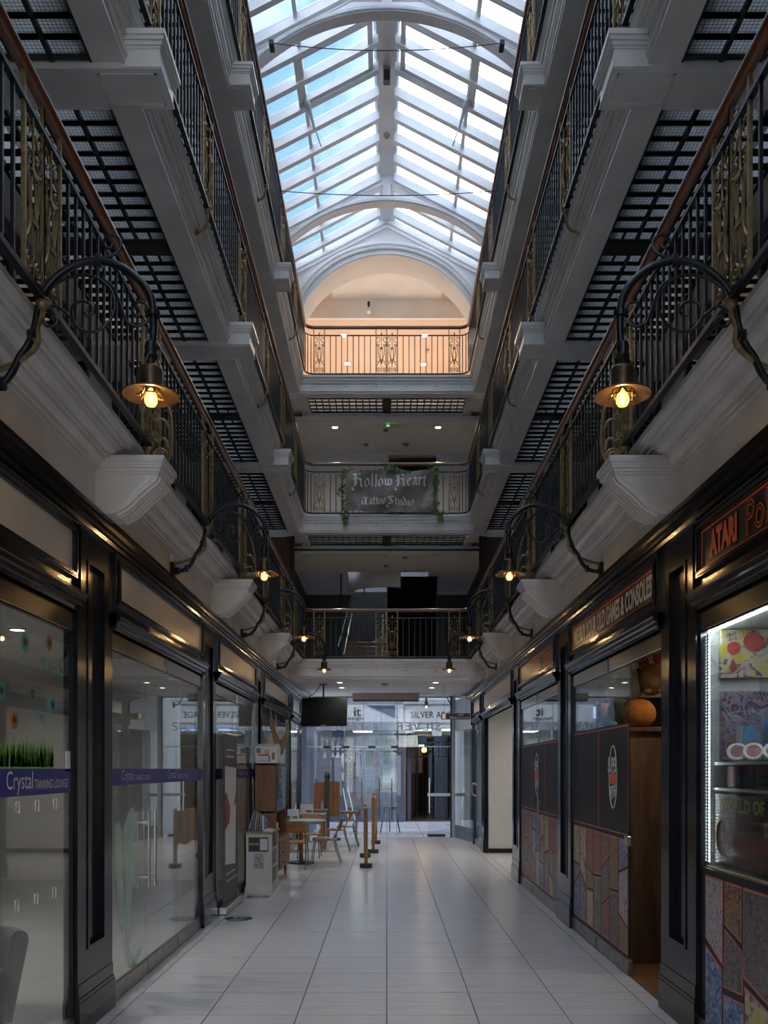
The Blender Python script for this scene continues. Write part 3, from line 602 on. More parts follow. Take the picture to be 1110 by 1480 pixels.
# ================================================================== RAILINGS
def orn_panel(width=0.205, hgt=0.735, rich=False):
    """gilded cast panel between two posts; local x along the rail, z from the bottom rail"""
    mb = MB(); w2 = width/2; t = 0.0065
    for x in (-w2, w2): mb.box(x-0.009, x+0.009, -0.009, 0.009, 0.0, hgt+0.15)
    def cu(pts, r=t, n=5): mb.tube([(p[0], 0, p[1]) for p in pts], r, n)
    for s in (-1, 1):
        cu([(s*x, z) for x, z in spiral(0.048, 0.085, 0.046, 0.008, -100, 500, 22)])                 # bottom scrolls
        cu([(s*x, z) for x, z in catmull2([(0.088, 0.11), (0.092, 0.16), (0.062, 0.20), (0.035, 0.255), (0.03, 0.30), (0.05, 0.36), (0.06, 0.45), (0.052, 0.50)])])
        cu([(s*x, z) for x, z in spiral(0.058, 0.545, 0.034, 0.008, -100, 420, 20)])                 # upper scrolls
        cu([(s*x, z) for x, z in catmull2([(0.092, 0.545), (0.088, 0.60), (0.05, 0.62), (0.03, 0.66), (0.055, 0.70), (0.085, 0.69), (0.08, 0.66)])])
        cu([(s*x, z) for x, z in catmull2([(0.01, 0.20), (0.02, 0.30), (0.025, 0.40), (0.012, 0.48), (0.0, 0.53)])])
        cu([(s*0.075, 0.20), (s*0.082, 0.26), (s*0.080, 0.42), (s*0.074, 0.50)], 0.005)
        cu([(s*0.095, 0.235), (s*0.06, 0.24)], 0.005)
    mb.box(-0.035, 0.035, -0.012, 0.012, 0.485, 0.50); mb.box(-0.022, 0.022, -0.012, 0.012, 0.47, 0.485); mb.box(-0.03, 0.03, -0.012, 0.012, 0.262, 0.274)
    mb.tube([(0, 0, 0.0), (0, 0, 0.26)], 0.0055, 5); mb.tube([(0, 0, 0.50), (0, 0, 0.735)], 0.0065, 5)
    if rich:
        for s in (-1, 1): mb.tube([(s*0.045, 0, 0.16), (s*0.045, 0, 0.47)], 0.0055, 5); mb.tube([(s*0.02, 0, 0.16), (s*0.02, 0, 0.45)], 0.0045, 4)
    mb.lathe([(0.004, 0.735), (0.016, 0.752), (0.008, 0.768), (0.014, 0.778), (0.001, 0.80)], (0, 0, 0), 8)
    return mb
def catmull2(pts): return [(p[0], p[2]) for p in catmull([(a, 0, b) for a, b in pts], 4)]
PANEL = orn_panel().mesh('gilded_panel', M_GOLD, True)
PANEL1 = orn_panel(rich=True).mesh('gilded_panel', M_GOLD, True)
BALM = MB().box(-0.0075, 0.0075, -0.0075, 0.0075, 0.0, 0.74).mesh('baluster', M_IRON)
RX = 1.552; RC = 0.17; RY = END-0.04
KNOB = MB().lathe([(0.008, -0.03), (0.022, -0.02), (0.03, 0.0), (0.024, 0.018), (0.030, 0.024), (0.018, 0.04), (0.008, 0.05)], (0, 0, 0), 12).mesh('knob', M_GOLD, True)
def handrail_prof(mb, path):
    """flattened rounded rail along a path in plan"""
    mb.tube(path, 0.036, 10, flat=None)
POS = sorted(LINES[:4] + MIDS)
PW = 0.205
for lv in (1, 2, 3):
    zh, zb = LEV[lv]['zh'], LEV[lv]['zb']; zt = zh-0.15
    for s in (-1, 1):
        t = thing('gallery_railing', '%s railing of the %s gallery with gilded panels and wooden handrail' % (SIDE[s], LVN[lv]), 'railing', (s*RX, 9, zb), group='gallery railings')
        ya, yb = 1.6, RY-RC
        MB().tube([(s*RX, ya, zh), (s*RX, yb, zh)], 0.033, 10).build('handrail', M_RAILWOOD, t, True)
        MB().box(s*RX-0.014, s*RX+0.014, ya, yb, zt-0.01, zt+0.01).build('top_rail', M_IRON, t)
        MB().box(s*RX-0.018, s*RX+0.018, ya, yb, zb-0.014, zb+0.014).build('bottom_rail', M_IRON, t)
        for i, yc in enumerate(POS):
            for dy in (-PW/2, PW/2): put('gilded_panel', PANEL1 if lv == 1 else PANEL, t, loc=(s*RX, yc+dy, zb), rz=R(90))
            a = yc+PW; b = (POS[i+1] if i+1 < len(POS) else RY+0.02)-PW
            if i+1 == len(POS): b = yb-0.02
            n = max(1, int(round((b-a)/0.109)))
            for k in range(1, n): put('baluster', BALM, t, loc=(s*RX, a+(b-a)*k/n, zb))
        # stays back to the fascia
        for k, yc in enumerate(MIDS):
            if lv == 1: pts = [(1.552, 3.76), (1.553, 3.69), (1.575, 3.64), (1.57, 3.58), (1.60, 3.53), (1.68, 3.475), (1.78, 3.44), (1.865, 3.425)]
            else: z = LEV[lv]['zb']; pts = [(1.552, z), (1.552, z-0.06), (1.558, z-0.12), (1.575, z-0.17), (1.61, z-0.20), (1.655, z-0.205)]
            sb = MB(); sb.tube([(s*p[0], yc, p[2]) for p in catmull([(a, 0, b) for a, b in pts], 3)], 0.0125, 8).build('stay', M_GOLD, t, True)
            put('knob', KNOB, t, loc=(s*RX, yc, zb-0.03))
            if lv == 1: MB().box(s*1.845, s*1.87, yc-0.03, yc+0.03, 3.36, 3.50).build('wall_plate', M_WHITE, t)
            else: MB().lathe([(0.03, 0.0), (0.03, 0.02), (0.015, 0.035)], (s*1.66, yc, zb-0.205), 10, 'x').build('wall_plate', M_GOLD, t, True)
        for k, yc in enumerate(LINES[:4]):
            zbase = 3.64 if lv == 1 else LEV[lv]['zb']-0.17
            MB().lathe([(0.034, 0), (0.034, 0.02), (0.022, 0.03), (0.02, zb-zbase-0.04), (0.028, zb-zbase-0.02), (0.02, zb-zbase)], (s*1.565, yc-0.03, zbase), 10).build('standard', M_GOLD, t, True)
            put('knob', KNOB, t, loc=(s*RX, yc-0.03, zb-0.02))
            if lv == 1:   # big gilded scroll bracing the standard, standing on the console
                sc = MB(); L = []
                def S(pts, r=0.0105): sc.tube([(s*(1.545-a), yc-0.03, 3.64+b) for a, b in pts], r, 6)
                S(spiral(0.058, 0.062, 0.052, 0.010, -60, 640, 40))
                S([(a, b) for a, b in catmull2([(0.085, 0.005), (0.125, 0.06), (0.138, 0.16), (0.128, 0.30), (0.095, 0.45), (0.05, 0.58), (0.01, 0.72)])], 0.012)
                S([(a, b) for a, b in catmull2([(0.112, 0.10), (0.10, 0.16), (0.07, 0.175), (0.045, 0.16), (0.015, 0.165)])])
                S(spiral(0.022, 0.195, 0.024, 0.006, -90, 400, 20), 0.007)
                S([(a, b) for a, b in catmull2([(0.126, 0.22), (0.10, 0.28), (0.07, 0.30), (0.045, 0.29)])])
                S(spiral(0.028, 0.315, 0.026, 0.006, -90, 400, 20), 0.007)
                sc.build('scroll_brace', M_GOLD, t, True)
    # end railing with rounded corners
    t = thing('balcony_railing', {1: 'end balcony railing crossing just above the entrance ceiling', 2: 'end balcony railing behind the tattoo studio banner', 3: 'end balcony railing under the round arch, against peach light'}[lv], 'railing', (0, RY, zb), group='gallery railings')
    def U(z):
        P = [(-RX, RY-RC, z)] + [(-RX+RC-RC*math.cos(R(a)), RY-RC+RC*math.sin(R(a)), z) for a in range(15, 91, 15)]
        return P + [(-x, y, z) for x, y, z in reversed(P)]
    MB().tube(U(zh), 0.033, 10).build('handrail', M_RAILWOOD, t, True)
    MB().tube(U(zt), 0.012, 6).build('top_rail', M_IRON, t); MB().tube(U(zb), 0.015, 6).build('bottom_rail', M_IRON, t)
    for xc in (-PW/2, PW/2, -1.285, 1.285): put('gilded_panel', PANEL1 if lv == 1 else PANEL, t, loc=(xc, RY, zb))
    for s in (-1, 1):
        a, b = PW, 1.285-PW/2; n = 9
        for k in range(1, n): put('baluster', BALM, t, loc=(s*(a+(b-a)*k/n), RY, zb))
        for (x, y) in ((1.44, RY-0.01), (1.50, RY-0.045), (1.54, RY-0.10)): put('baluster', BALM, t, loc=(s*x, y, zb))
        MB().box(s*RX-0.01, s*RX+0.01, RY-RC-0.03, RY-RC-0.01, zb, zh).build('corner_post', M_GOLD, t)
# ================================================================== CONSOLES under the first gallery
SCR = []
def console_mesh(s):
    prof = [(1.875, 3.66), (1.46, 3.66)]
    curve = catmull2([(1.46, 3.545), (1.475, 3.50), (1.53, 3.455), (1.60, 3.395), (1.66, 3.335), (1.74, 3.29), (1.81, 3.285), (1.85, 3.32)])
    prof = [(1.875, 3.57), (1.47, 3.57)] + curve + [(1.875, 3.33)]
    mb = MB().prism([(s*x, z) for x, z in prof], -0.13, 0.12)
    mb.prism([(s*x, z) for x, z in [(1.875, 3.34), (1.835, 3.34), (1.815, 3.30), (1.875, 3.292)]], -0.09, 0.08)
    return mb.mesh('console_body', M_WHITE, True)
def console_crown(s):
    mb = MB()
    for e, za, zb_ in ((0.0, 3.535, 3.55), (0.012, 3.55, 3.57), (0.026, 3.57, 3.585), (0.03, 3.585, 3.605), (0.042, 3.605, 3.62), (0.046, 3.62, 3.64)): mb.box(s*(1.46-e), s*1.875, -0.14-e, 0.13+e, za, zb_)
    mb.lathe([(0.055, 3.64), (0.055, 3.66), (0.048, 3.665)], (s*1.565, -0.03, 0), 14)
    return mb.mesh('crown', M_WHITE)
def console_carve(s):
    mb = MB()
    for yy in (-0.134, 0.124):
        mb.tube([(s*x, yy, z) for x, z in [(p[0]+0.03, p[1]+0.012) for p in catmull2([(1.46, 3.545), (1.475, 3.50), (1.53, 3.455), (1.60, 3.395), (1.66, 3.335), (1.74, 3.30)])]], 0.006, 5)
        mb.tube([(s*x, yy, z) for x, z in spiral(1.80, 3.345, 0.04, 0.008, -100, 360, 24)], 0.006, 5)
    for k in range(5):
        yy = -0.10+0.05*k
        mb.tube([(s*(x-0.003), yy, z-0.003) for x, z in catmull2([(1.462, 3.53), (1.478, 3.495), (1.532, 3.450), (1.60, 3.39), (1.66, 3.33), (1.74, 3.286)])], 0.012, 6)
    for k in range(9): mb.ball((s*(1.49+0.012*(k % 3)), -0.09+0.022*k, 3.50-0.015*(k % 3)), 0.014, 6, 4)
    return mb.mesh('carving', M_WHITE, True)
for s in (-1, 1):
    cm, cc, cv = console_mesh(s), console_crown(s), console_carve(s)
    for k, yl in enumerate(LINES[:4]):
        t = thing('console_bracket', 'white scrolled console bracket on the %s, %s along the shopfronts' % (SIDE[s], ORD[k]), 'bracket', (0, yl-0.03, 0), group='console brackets')
        for nm, me in (('console_body', cm), ('crown', cc), ('carving', cv)): put(nm, me, t, world=False)
# ================================================================== SWAN-NECK LAMPS
K = 3.955/F_PX
def tr(pts): return [(-(559-(c*0.27027))*K, EYE+(1111-(330+r*0.27027))*K) for c, r in pts]
ARM = [(-1.875, 3.364), (-1.80, 3.362), (-1.735, 3.385), (-1.69, 3.435), (-1.657, 3.503), (-1.615, 3.565), (-1.585, 3.645), (-1.570, 3.725), (-1.539, 3.806), (-1.472, 3.880), (-1.388, 3.927), (-1.296, 3.939), (-1.202, 3.915), (-1.118, 3.855), (-1.068, 3.788), (-1.052, 3.712), (-1.052, 3.60), (-1.06, 3.55)]
SCROLLS = [[(240,390),(270,320),(340,275),(420,252),(500,258),(570,300),(605,350),(615,410),(595,480),(545,535),(480,555),(420,530),(385,470),(390,415),(440,390),(490,410),(500,450),(470,470),(455,450)],
           [(540,268),(600,310),(640,400),(670,490),(720,525),(780,505),(805,455),(775,400),(725,398),(705,440),(730,470),(755,455)],
           [(240,440),(290,415),(340,440),(385,480)], [(230,490),(250,522),(295,518),(308,490),(285,470),(262,485)],
           [(530,160),(590,150),(640,115),(645,65),(605,35),(562,55),(560,95),(590,105),(605,85)]]
M_SHADE = mat('lamp_shade_brown', (0.10, 0.06, 0.03), 0.38, metal=0.7, var=0.5, vscale=18)
M_BULB = None
def bulb_mat():
    m = bpy.data.materials.new('bulb_glass'); m.use_nodes = True; n = m.node_tree; n.nodes.clear()
    e = n.nodes.new('ShaderNodeEmission'); e.inputs['Color'].default_value = (1, 0.47, 0.12, 1); e.inputs['Strength'].default_value = 2.2
    tr_ = n.nodes.new('ShaderNodeBsdfTransparent'); mx = n.nodes.new('ShaderNodeMixShader'); mx.inputs['Fac'].default_value = 0.4; out = n.nodes.new('ShaderNodeOutputMaterial')
    n.links.new(tr_.outputs[0], mx.inputs[1]); n.links.new(e.outputs[0], mx.inputs[2]); n.links.new(mx.outputs[0], out.inputs['Surface']); return m
M_BULB = bulb_mat()
M_FIL = emis('filament', (1.0, 0.60, 0.22), 700.0)
def lamp_meshes(s):
    arm = MB().tube([(s*-p[0], 0, p[2]) for p in catmull([(a, 0, b) for a, b in ARM], 4)], 0.0170, 10)
    sc = MB()
    for L in SCROLLS: sc.tube([(s*-p[0], 0, p[2]) for p in catmull([(a, 0, b) for a, b in tr(L)], 3)], 0.0068, 7)
    pl = MB().bbox(s*1.84, s*1.872, -0.045, 0.045, 3.28, 3.44, 0.008).lathe([(0.03, 0), (0.03, 0.04)], (s*1.835, 0, 3.364), 10, 'x')
    x = s*1.063
    cl = MB()
    for (ax, az) in ((1.052, 3.70), (1.296, 3.939), (1.60, 3.60), (1.735, 3.385)): cl.lathe([(0.03, -0.012), (0.03, 0.012)], (s*ax, 0, az), 10, 'z' if ax < 1.2 else 'x')
    cl.lathe([(0.024, 3.50), (0.032, 3.51), (0.026, 3.53), (0.03, 3.545), (0.024, 3.57)], (x, 0, 0), 12)
    for k in range(3): cl.tube([(x+0.034*math.cos(2.1*k), 0.034*math.sin(2.1*k), 3.47), (x+0.03*math.cos(2.1*k+.5), 0.03*math.sin(2.1*k+.5), 3.51)], 0.007, 5)
    sh = MB().lathe([(0.018, 3.50), (0.02, 3.475), (0.05, 3.455), (0.054, 3.445), (0.054, 3.37), (0.058, 3.362), (0.10, 3.348), (0.126, 3.334), (0.126, 3.330), (0.10, 3.342), (0.054, 3.354), (0.046, 3.36), (0.046, 3.44)], (x, 0, 0), 28, cap=False)
    bu = MB().lathe([(0.008, 3.364), (0.014, 3.354), (0.024, 3.336), (0.030, 3.316), (0.0285, 3.300), (0.020, 3.286), (0.002, 3.280)], (x, 0, 0), 16)
    fi = MB()
    for k in range(4): a = k*math.pi/2; fi.tube([(x+0.007*math.cos(a), 0.007*math.sin(a), 3.296), (x+0.004*math.cos(a), 0.004*math.sin(a), 3.338)], 0.0014, 4)
    ca = MB()
    for k in range(6):
        a = k*math.pi/3+0.3; b = a+0.7; ca.tube([(x+0.05*math.cos(a), 0.05*math.sin(a), 3.352), (x+0.062*math.cos(a+.25), 0.062*math.sin(a+.25), 3.325), (x+0.05*math.cos(b), 0.05*math.sin(b), 3.33), (x+0.046*math.cos(b+.2), 0.046*math.sin(b+.2), 3.352)], 0.004, 5)
    return (('arm', arm.mesh('arm', M_IRON, True)), ('scrollwork', sc.mesh('scrollwork', M_IRON, True)), ('wall_plate', pl.mesh('wall_plate', M_IRON)), ('collar', cl.mesh('collar', M_IRON, True)), ('shade', sh.mesh('shade', M_SHADE, True)), ('shade_ornament', ca.mesh('shade_ornament', M_SHADE, True))), bu.mesh('bulb', M_BULB, True), fi.mesh('filament', M_FIL)
for s in (-1, 1):
    parts, bu, fi = lamp_meshes(s)
    for k, yl in enumerate(MIDS + ([23.6] if s > 0 else [])):
        lab = 'lit swan-neck wall lamp on the %s, %s along the arcade' % (SIDE[s], ORD[k]) if k < 4 else 'lit swan-neck lamp outside the glass entrance'
        t = thing('swan_neck_lamp', lab, 'lamp', (0, yl, 0), group='swan-neck bulb lamps')
        for nm, me in parts: put(nm, me, t, world=False)
        b = put('bulb', bu, t, world=False); put('filament', fi, b, world=False)
# ================================================================== SHOPFRONTS
GX = 1.930
M_SKIRT = mat('shop_base_steel', (0.30, 0.27, 0.24), 0.32, metal=0.9, var=0.25, vscale=8)
for s in (-1, 1):
    o = struct('trim_%d' % (30+s), 'black moulded cornice running over the %s shopfronts' % SIDE[s])
    prof = [(1.96,3.15),(1.895,3.15),(1.895,3.165),(1.878,3.17),(1.872,3.195),(1.856,3.20),(1.852,3.222),(1.832,3.23),(1.826,3.255),(1.812,3.26),(1.808,3.285),(1.96,3.285)]
    MB().prism(mirror(prof, s), 1.0, 21.1).build('cornice', M_BLACK, o)
    MB().box(s*1.90, s*1.96, Y0, 1.0, 0, 3.285).build('plain_front', M_BLACK, o)
def pilaster(s, y0, y1, k, ztop=3.15):
    t = thing('pilaster', 'glossy black panelled pilaster on the %s, %s along' % (SIDE[s], ORD[k]), 'pilaster', (s*1.92, (y0+y1)/2, 0), group='shopfront pilasters')
    xf, xb = 1.902, 1.99
    sh = MB().box(s*(xf+0.035), s*xb, y0, y1, 0.30, ztop)
    m = 0.17 if y1-y0 > 0.5 else 0.1
    e_ = 0.0007; sh.box(s*xf, s*(xb-e_), y0-e_, y0+m, 0.30, ztop-e_).box(s*xf, s*(xb-e_), y1-m, y1+e_, 0.30, ztop-e_).box(s*xf, s*(xb-e_), y0+m, y1-m, 0.30, 0.50).box(s*xf, s*(xb-e_), y0+m, y1-m, 2.98, ztop-e_)
    sh.build('shaft', M_BLACK, t)
    fr = MB(); a, b = y0+m, y1-m
    for (ya, yb, za, zb) in ((a, a+0.022, 0.5, 2.98), (b-0.022, b, 0.5, 2.98), (a+0.022, b-0.022, 0.5, 0.522), (a+0.022, b-0.022, 2.958, 2.98)): fr.box(s*(xf-0.008), s*(xf+0.035), ya, yb, za, zb)
    fr.build('panel_moulding', M_BLACK, t)
    pl = MB().box(s*1.885, s*xb, y0-0.015, y1+0.015, 0.0, 0.20).box(s*1.89, s*xb, y0-0.008, y1+0.008, 0.20, 0.225).prism([(y0, 0.225), (y1, 0.225), (y1, 0.31), (y0, 0.31)], s*1.896, s*xb, 'x')
    pl.build('plinth', M_BLACK, t)
    for e in (y0-0.02, y1): MB().box(s*1.875, s*1.93, e, e+0.02, 2.62, 3.15).build('end_strip', M_BLACK, t)
    return t
PILS = {-1: [(5.40, 6.08), (9.08, 9.76), (12.72, 13.40), (16.95, 17.45), (19.15, 19.55)], 1: [(5.40, 6.08), (9.08, 9.76), (12.60, 13.30), (17.2, 17.62), (19.2, 19.6)]}
for s in (-1, 1):
    for k, (a, b) in enumerate(PILS[s]): pilaster(s, a, b, k)
def front(s, y0, y1, name_label, splits, board=M_SIGN, glass_z=(0.125, 2.49), panes=None, nosign=False):
    """one bay: signboard, mouldings, steel header, base rail, panes"""
    t = thing('shopfront', name_label, 'shopfront', (s*1.93, (y0+y1)/2, 0))
    MB().box(s*1.905, s*1.975, y0, y1, 2.62, 3.15).build('sign_backboard', M_BLACK, t)
    a, b = y0+0.10, y1-0.10
    MB().box(s*1.896, s*1.91, a, b, 2.835, 3.085).build('sign_panel', board, t)
    fr = MB()
    for (ya, yb, za, zb) in ((a-0.03, a+0.012, 2.805, 3.115), (b-0.012, b+0.03, 2.805, 3.115), (a+0.012, b-0.012, 2.805, 2.84), (a+0.012, b-0.012, 3.08, 3.115)):
        fr.box(s*1.876, s*1.906, ya, yb, za, zb); fr.box(s*1.868, s*1.88, ya+0.008*(zb-za > 0.1)-0.020*(zb-za < 0.1), yb-0.008*(zb-za > 0.1)+0.020*(zb-za < 0.1), za+0.008+0.026*(zb-za > 0.1), zb-0.008-0.026*(zb-za > 0.1))
    fr.build('sign_moulding', M_BLACK, t)
    MB().prism(mirror([(1.96,2.62),(1.90,2.62),(1.893,2.64),(1.875,2.645),(1.87,2.668),(1.852,2.675),(1.846,2.70),(1.838,2.705),(1.838,2.725),(1.88,2.735),(1.96,2.735)], s), y0, y1).build('lower_cornice', M_BLACK, t)
    ym = (y0+y1)/2
    for (p, q) in ((y0, ym-0.02), (ym+0.02, y1)): MB().bbox(s*1.918, s*1.945, p+0.03, q, 2.49, 2.60, 0.003).build('header_panel', M_STEEL, t)
    MB().box(s*1.925, s*1.95, y0, y1, 2.48, 2.62).build('header_back', M_BLACK, t)
    if panes is None:
        ed = [y0] + splits + [y1]
        panes = [(ed[i], ed[i+1]) for i in range(len(ed)-1)]
    for (p, q) in panes:
        MB().box(s*GX, s*(GX+0.010), p+0.003, q-0.003, *glass_z).build('glass_pane', M_GLASS, t)
        MB().bbox(s*1.918, s*1.955, p+0.004, q-0.004, 0.006, 0.125, 0.003).build('base_rail', M_SKIRT, t)
    for e in (y0, y1-0.035): MB().box(s*1.92, s*1.96, e, e+0.035, 0, 2.49).build('jamb', M_BLACK, t)
    return t
def bar_handle(t, s, y, z0, z1, off=0.045):
    h = MB()
    for dx in (-off, off+0.01): h.tube([(s*(GX+dx), y, z0), (s*(GX+dx), y, z1)], 0.011, 8)
    for z in (z0+0.09, z1-0.09): h.tube([(s*(GX-off), y, z), (s*(GX+off+0.01), y, z)], 0.009, 8)
    h.build('door_handle', M_STEEL2, t, True)
F = {}
F['L1'] = front(-1, 2.4, 5.40, 'tanning lounge window with grass and flower decals behind purple band', [4.40])
F['L2'] = front(-1, 6.08, 9.08, 'glass double doors of the tanning lounge with steel bar handles', [7.04, 8.06])
F['L3'] = front(-1, 9.76, 12.72, 'shop window behind the purple roller banner stand', [11.2])
F['L4'] = front(-1, 13.40, 16.95, 'cafe window with a tassel garland above', [15.2])
F['L5'] = front(-1, 17.45, 19.15, 'small dark shopfront beside the hanging television', [])
F['R1'] = front(1, 2.4, 5.40, 'game shop display window edged with white strip lights', [3.9], M_SIGNBLK, (1.06, 2.49))
F['R2'] = front(1, 6.08, 9.08, 'game shop entrance bay with logo vinyl and open door', [], M_SIGNBLK, panes=[(6.97, 7.98), (7.98, 9.08)])
F['R3'] = front(1, 9.76, 12.60, 'game shop vinyl-covered bay with long steel door handle', [10.7, 11.6], M_SIGNBLK)
F['R5'] = front(1, 17.62, 19.2, 'dark shopfront with a curved handle beside the entrance', [])
# right bay 4: open passage, only the upper boards
t = thing('passage_head', 'black signboard over the open white passage on the right', 'shopfront', (1.93, 15.2, 2.62))
MB().box(1.905, 1.975, 13.30, 17.2, 2.62, 3.15).build('sign_backboard', M_BLACK, t); MB().box(1.896, 1.91, 13.4, 17.1, 2.835, 3.085).build('sign_panel', M_SIGN, t)
MB().prism([(1.96,2.62),(1.90,2.62),(1.893,2.64),(1.875,2.645),(1.87,2.668),(1.852,2.675),(1.846,2.70),(1.838,2.705),(1.838,2.725),(1.88,2.735),(1.96,2.735)], 13.3, 17.2).build('lower_cornice', M_BLACK, t)
# bay 5 left and right end glass returns
bar_handle(F['L2'], -1, 6.96, 0.70, 1.31); bar_handle(F['L2'], -1, 7.14, 0.70, 1.31)
bar_handle(F['R3'], 1, 10.95, 0.62, 1.33)
MB().tube(catmull([(1.87, 18.3, 1.32), (1.80, 18.3, 1.34), (1.775, 18.3, 1.25), (1.79, 18.3, 1.12), (1.87, 18.3, 1.09)]), 0.02, 8).build('pull_handle', M_STEEL2, F['R5'], True)
for i, (t, s) in enumerate(((F['R2'], 1), (F['R3'], 1), (F['L2'], -1))):
    for y in ((8.05,) if i == 0 else (11.55,) if i == 1 else (8.06,)): MB().bbox(s*1.912, s*1.95, y-0.02, y+0.02, 0.02, 0.115, 0.004).build('floor_lock', M_GOLD, t)
MB().bbox(1.915, 1.945, 6.98, 7.08, 1.03, 1.11, 0.004).build('patch_lock', M_STEEL2, F['R2'])
# ------------------------------------------------------------------ sign lettering on the right
U_R, V_R = (0, -1, 0), (0, 0, 1)
def border(t, s, x, y0, y1, z0, z1, w, m):
    b = MB()
    for (ya, yb, za, zb) in ((y0, y1, z0, z0+w), (y0, y1, z1-w, z1), (y0, y0+w, z0, z1), (y1-w, y1, z0, z1)): b.box(s*x, s*(x+0.003), ya, yb, za, zb)
    return b.build('sign_border', m, t)
for k, (a, b) in (('R1', (2.52, 5.28)), ('R2', (6.20, 8.96)), ('R3', (9.88, 12.48))): border(F[k], 1, 1.8925, a, b, 2.845, 3.075, 0.011, M_ORANGE)
text_mesh('ATARI', 'lettering', M_ORANGE, F['R1'], (1.894, 5.14, 2.885), U_R, V_R, 0.40, 0.155, 0.003, bold=0.055)
tt = text_mesh('Pokémon', 'lettering', M_ORANGE, F['R1'], (1.894, 4.62, 2.875), U_R, V_R, 0.85, 0.18, 0.003, bold=0.02)
text_mesh('Pokémon', 'lettering_fill', M_SIGNBLK, tt, (1.892, 4.612, 2.882), U_R, V_R, 0.834, 0.166, 0.003, bold=-0.012)
text_mesh('WE BUY YOUR OLD GAMES & CONSOLES', 'lettering', M_LETTER, F['R2'], (1.894, 8.88, 2.88), U_R, V_R, 2.62, 0.165, 0.003, bold=0.03)
text_mesh('XBOX', 'lettering', M_ORANGE, F['R3'], (1.894, 10.62, 2.89), U_R, V_R, 0.55, 0.13, 0.003, bold=0.03)
border(F['R3'], 1, 1.8915, 10.85, 11.5, 2.89, 3.02, 0.014, M_ORANGE)
text_mesh('PLAYSTATION', 'lettering', M_ORANGE, F['R3'], (1.894, 11.44, 2.925), U_R, V_R, 0.53, 0.06, 0.003, bold=0.01) if False else None
# ------------------------------------------------------------------ vinyl on the right
def print_mat(name, cols, sc=5.0, seed=0.0):
    m = bpy.data.materials.new(name); m.use_nodes = True; n = m.node_tree; L = n.links; b = n.nodes['Principled BSDF']; b.inputs['Roughness'].default_value = 0.35
    t = n.nodes.new('ShaderNodeTexCoord'); mp_ = n.nodes.new('ShaderNodeMapping'); mp_.inputs['Location'].default_value = (seed, seed*1.7, seed*0.6); z = n.nodes.new('ShaderNodeTexNoise'); z.inputs['Scale'].default_value = sc; z.inputs['Detail'].default_value = 3; z.inputs['Roughness'].default_value = 0.6; z.inputs['Distortion'].default_value = 2.5
    r = n.nodes.new('ShaderNodeValToRGB'); e = r.color_ramp.elements
    ps = [0.28, 0.42, 0.52, 0.62, 0.74][:len(cols)]
    e[0].position, e[0].color = ps[0], (*cols[0], 1); e[1].position, e[1].color = ps[-1], (*cols[-1], 1)
    for p, c in list(zip(ps, cols))[1:-1]: q = e.new(p); q.color = (*c, 1)
    L.new(t.outputs['Object'], mp_.inputs[0]); L.new(mp_.outputs[0], z.inputs['Vector']); L.new(z.outputs['Fac'], r.inputs['Fac']); L.new(r.outputs['Color'], b.inputs['Base Color'])
    return m
PR = [print_mat('print_violet', [(0.01,0.01,0.02),(0.10,0.06,0.14),(0.30,0.28,0.36),(0.20,0.04,0.04),(0.05,0.05,0.10)], 10, 1.3),
      print_mat('print_fire', [(0.02,0.012,0.01),(0.12,0.05,0.02),(0.36,0.20,0.06),(0.05,0.03,0.02)], 12, 3.1),
      print_mat('print_green', [(0.01,0.02,0.02),(0.04,0.10,0.06),(0.25,0.24,0.10),(0.10,0.04,0.03)], 12, 5.7),
      print_mat('print_blue', [(0.01,0.012,0.02),(0.03,0.08,0.22),(0.10,0.20,0.40),(0.35,0.36,0.40)], 10, 7.9),
      print_mat('print_grey', [(0.012,0.012,0.014),(0.05,0.045,0.05),(0.18,0.15,0.15),(0.08,0.03,0.03)], 12, 9.2),
      print_mat('print_yellow', [(0.42,0.34,0.03),(0.50,0.42,0.06),(0.40,0.40,0.38),(0.20,0.03,0.03)], 7, 11.4),
      print_mat('print_pale', [(0.05,0.05,0.06),(0.30,0.30,0.34),(0.42,0.40,0.42),(0.25,0.05,0.05)], 12, 13.4),
      print_mat('print_red', [(0.02,0.012,0.016),(0.25,0.02,0.02),(0.38,0.10,0.05),(0.05,0.02,0.06)], 12, 15.4)]
def quad_panel(t, x, pts, m, bw=0.012):
    """comic panel on the X plane: pts (y,z) counter-clockwise"""
    cy = sum(p[0] for p in pts)/4; cz = sum(p[1] for p in pts)/4
    inn = []
    for (y, z) in pts:
        d = math.hypot(y-cy, z-cz); inn.append((y+(cy-y)/d*bw*1.35, z+(cz-z)/d*bw*1.35))
    bo = MB().prism(pts, x-0.001, x, 'x').build('panel_border', M_REDLINE, t)
    MB().prism(inn, x-0.002, x, 'x').build('printed_panel', m, bo)
M_REDLINE = mat('coral_line', (0.55, 0.14, 0.09), 0.4, var=0.1)
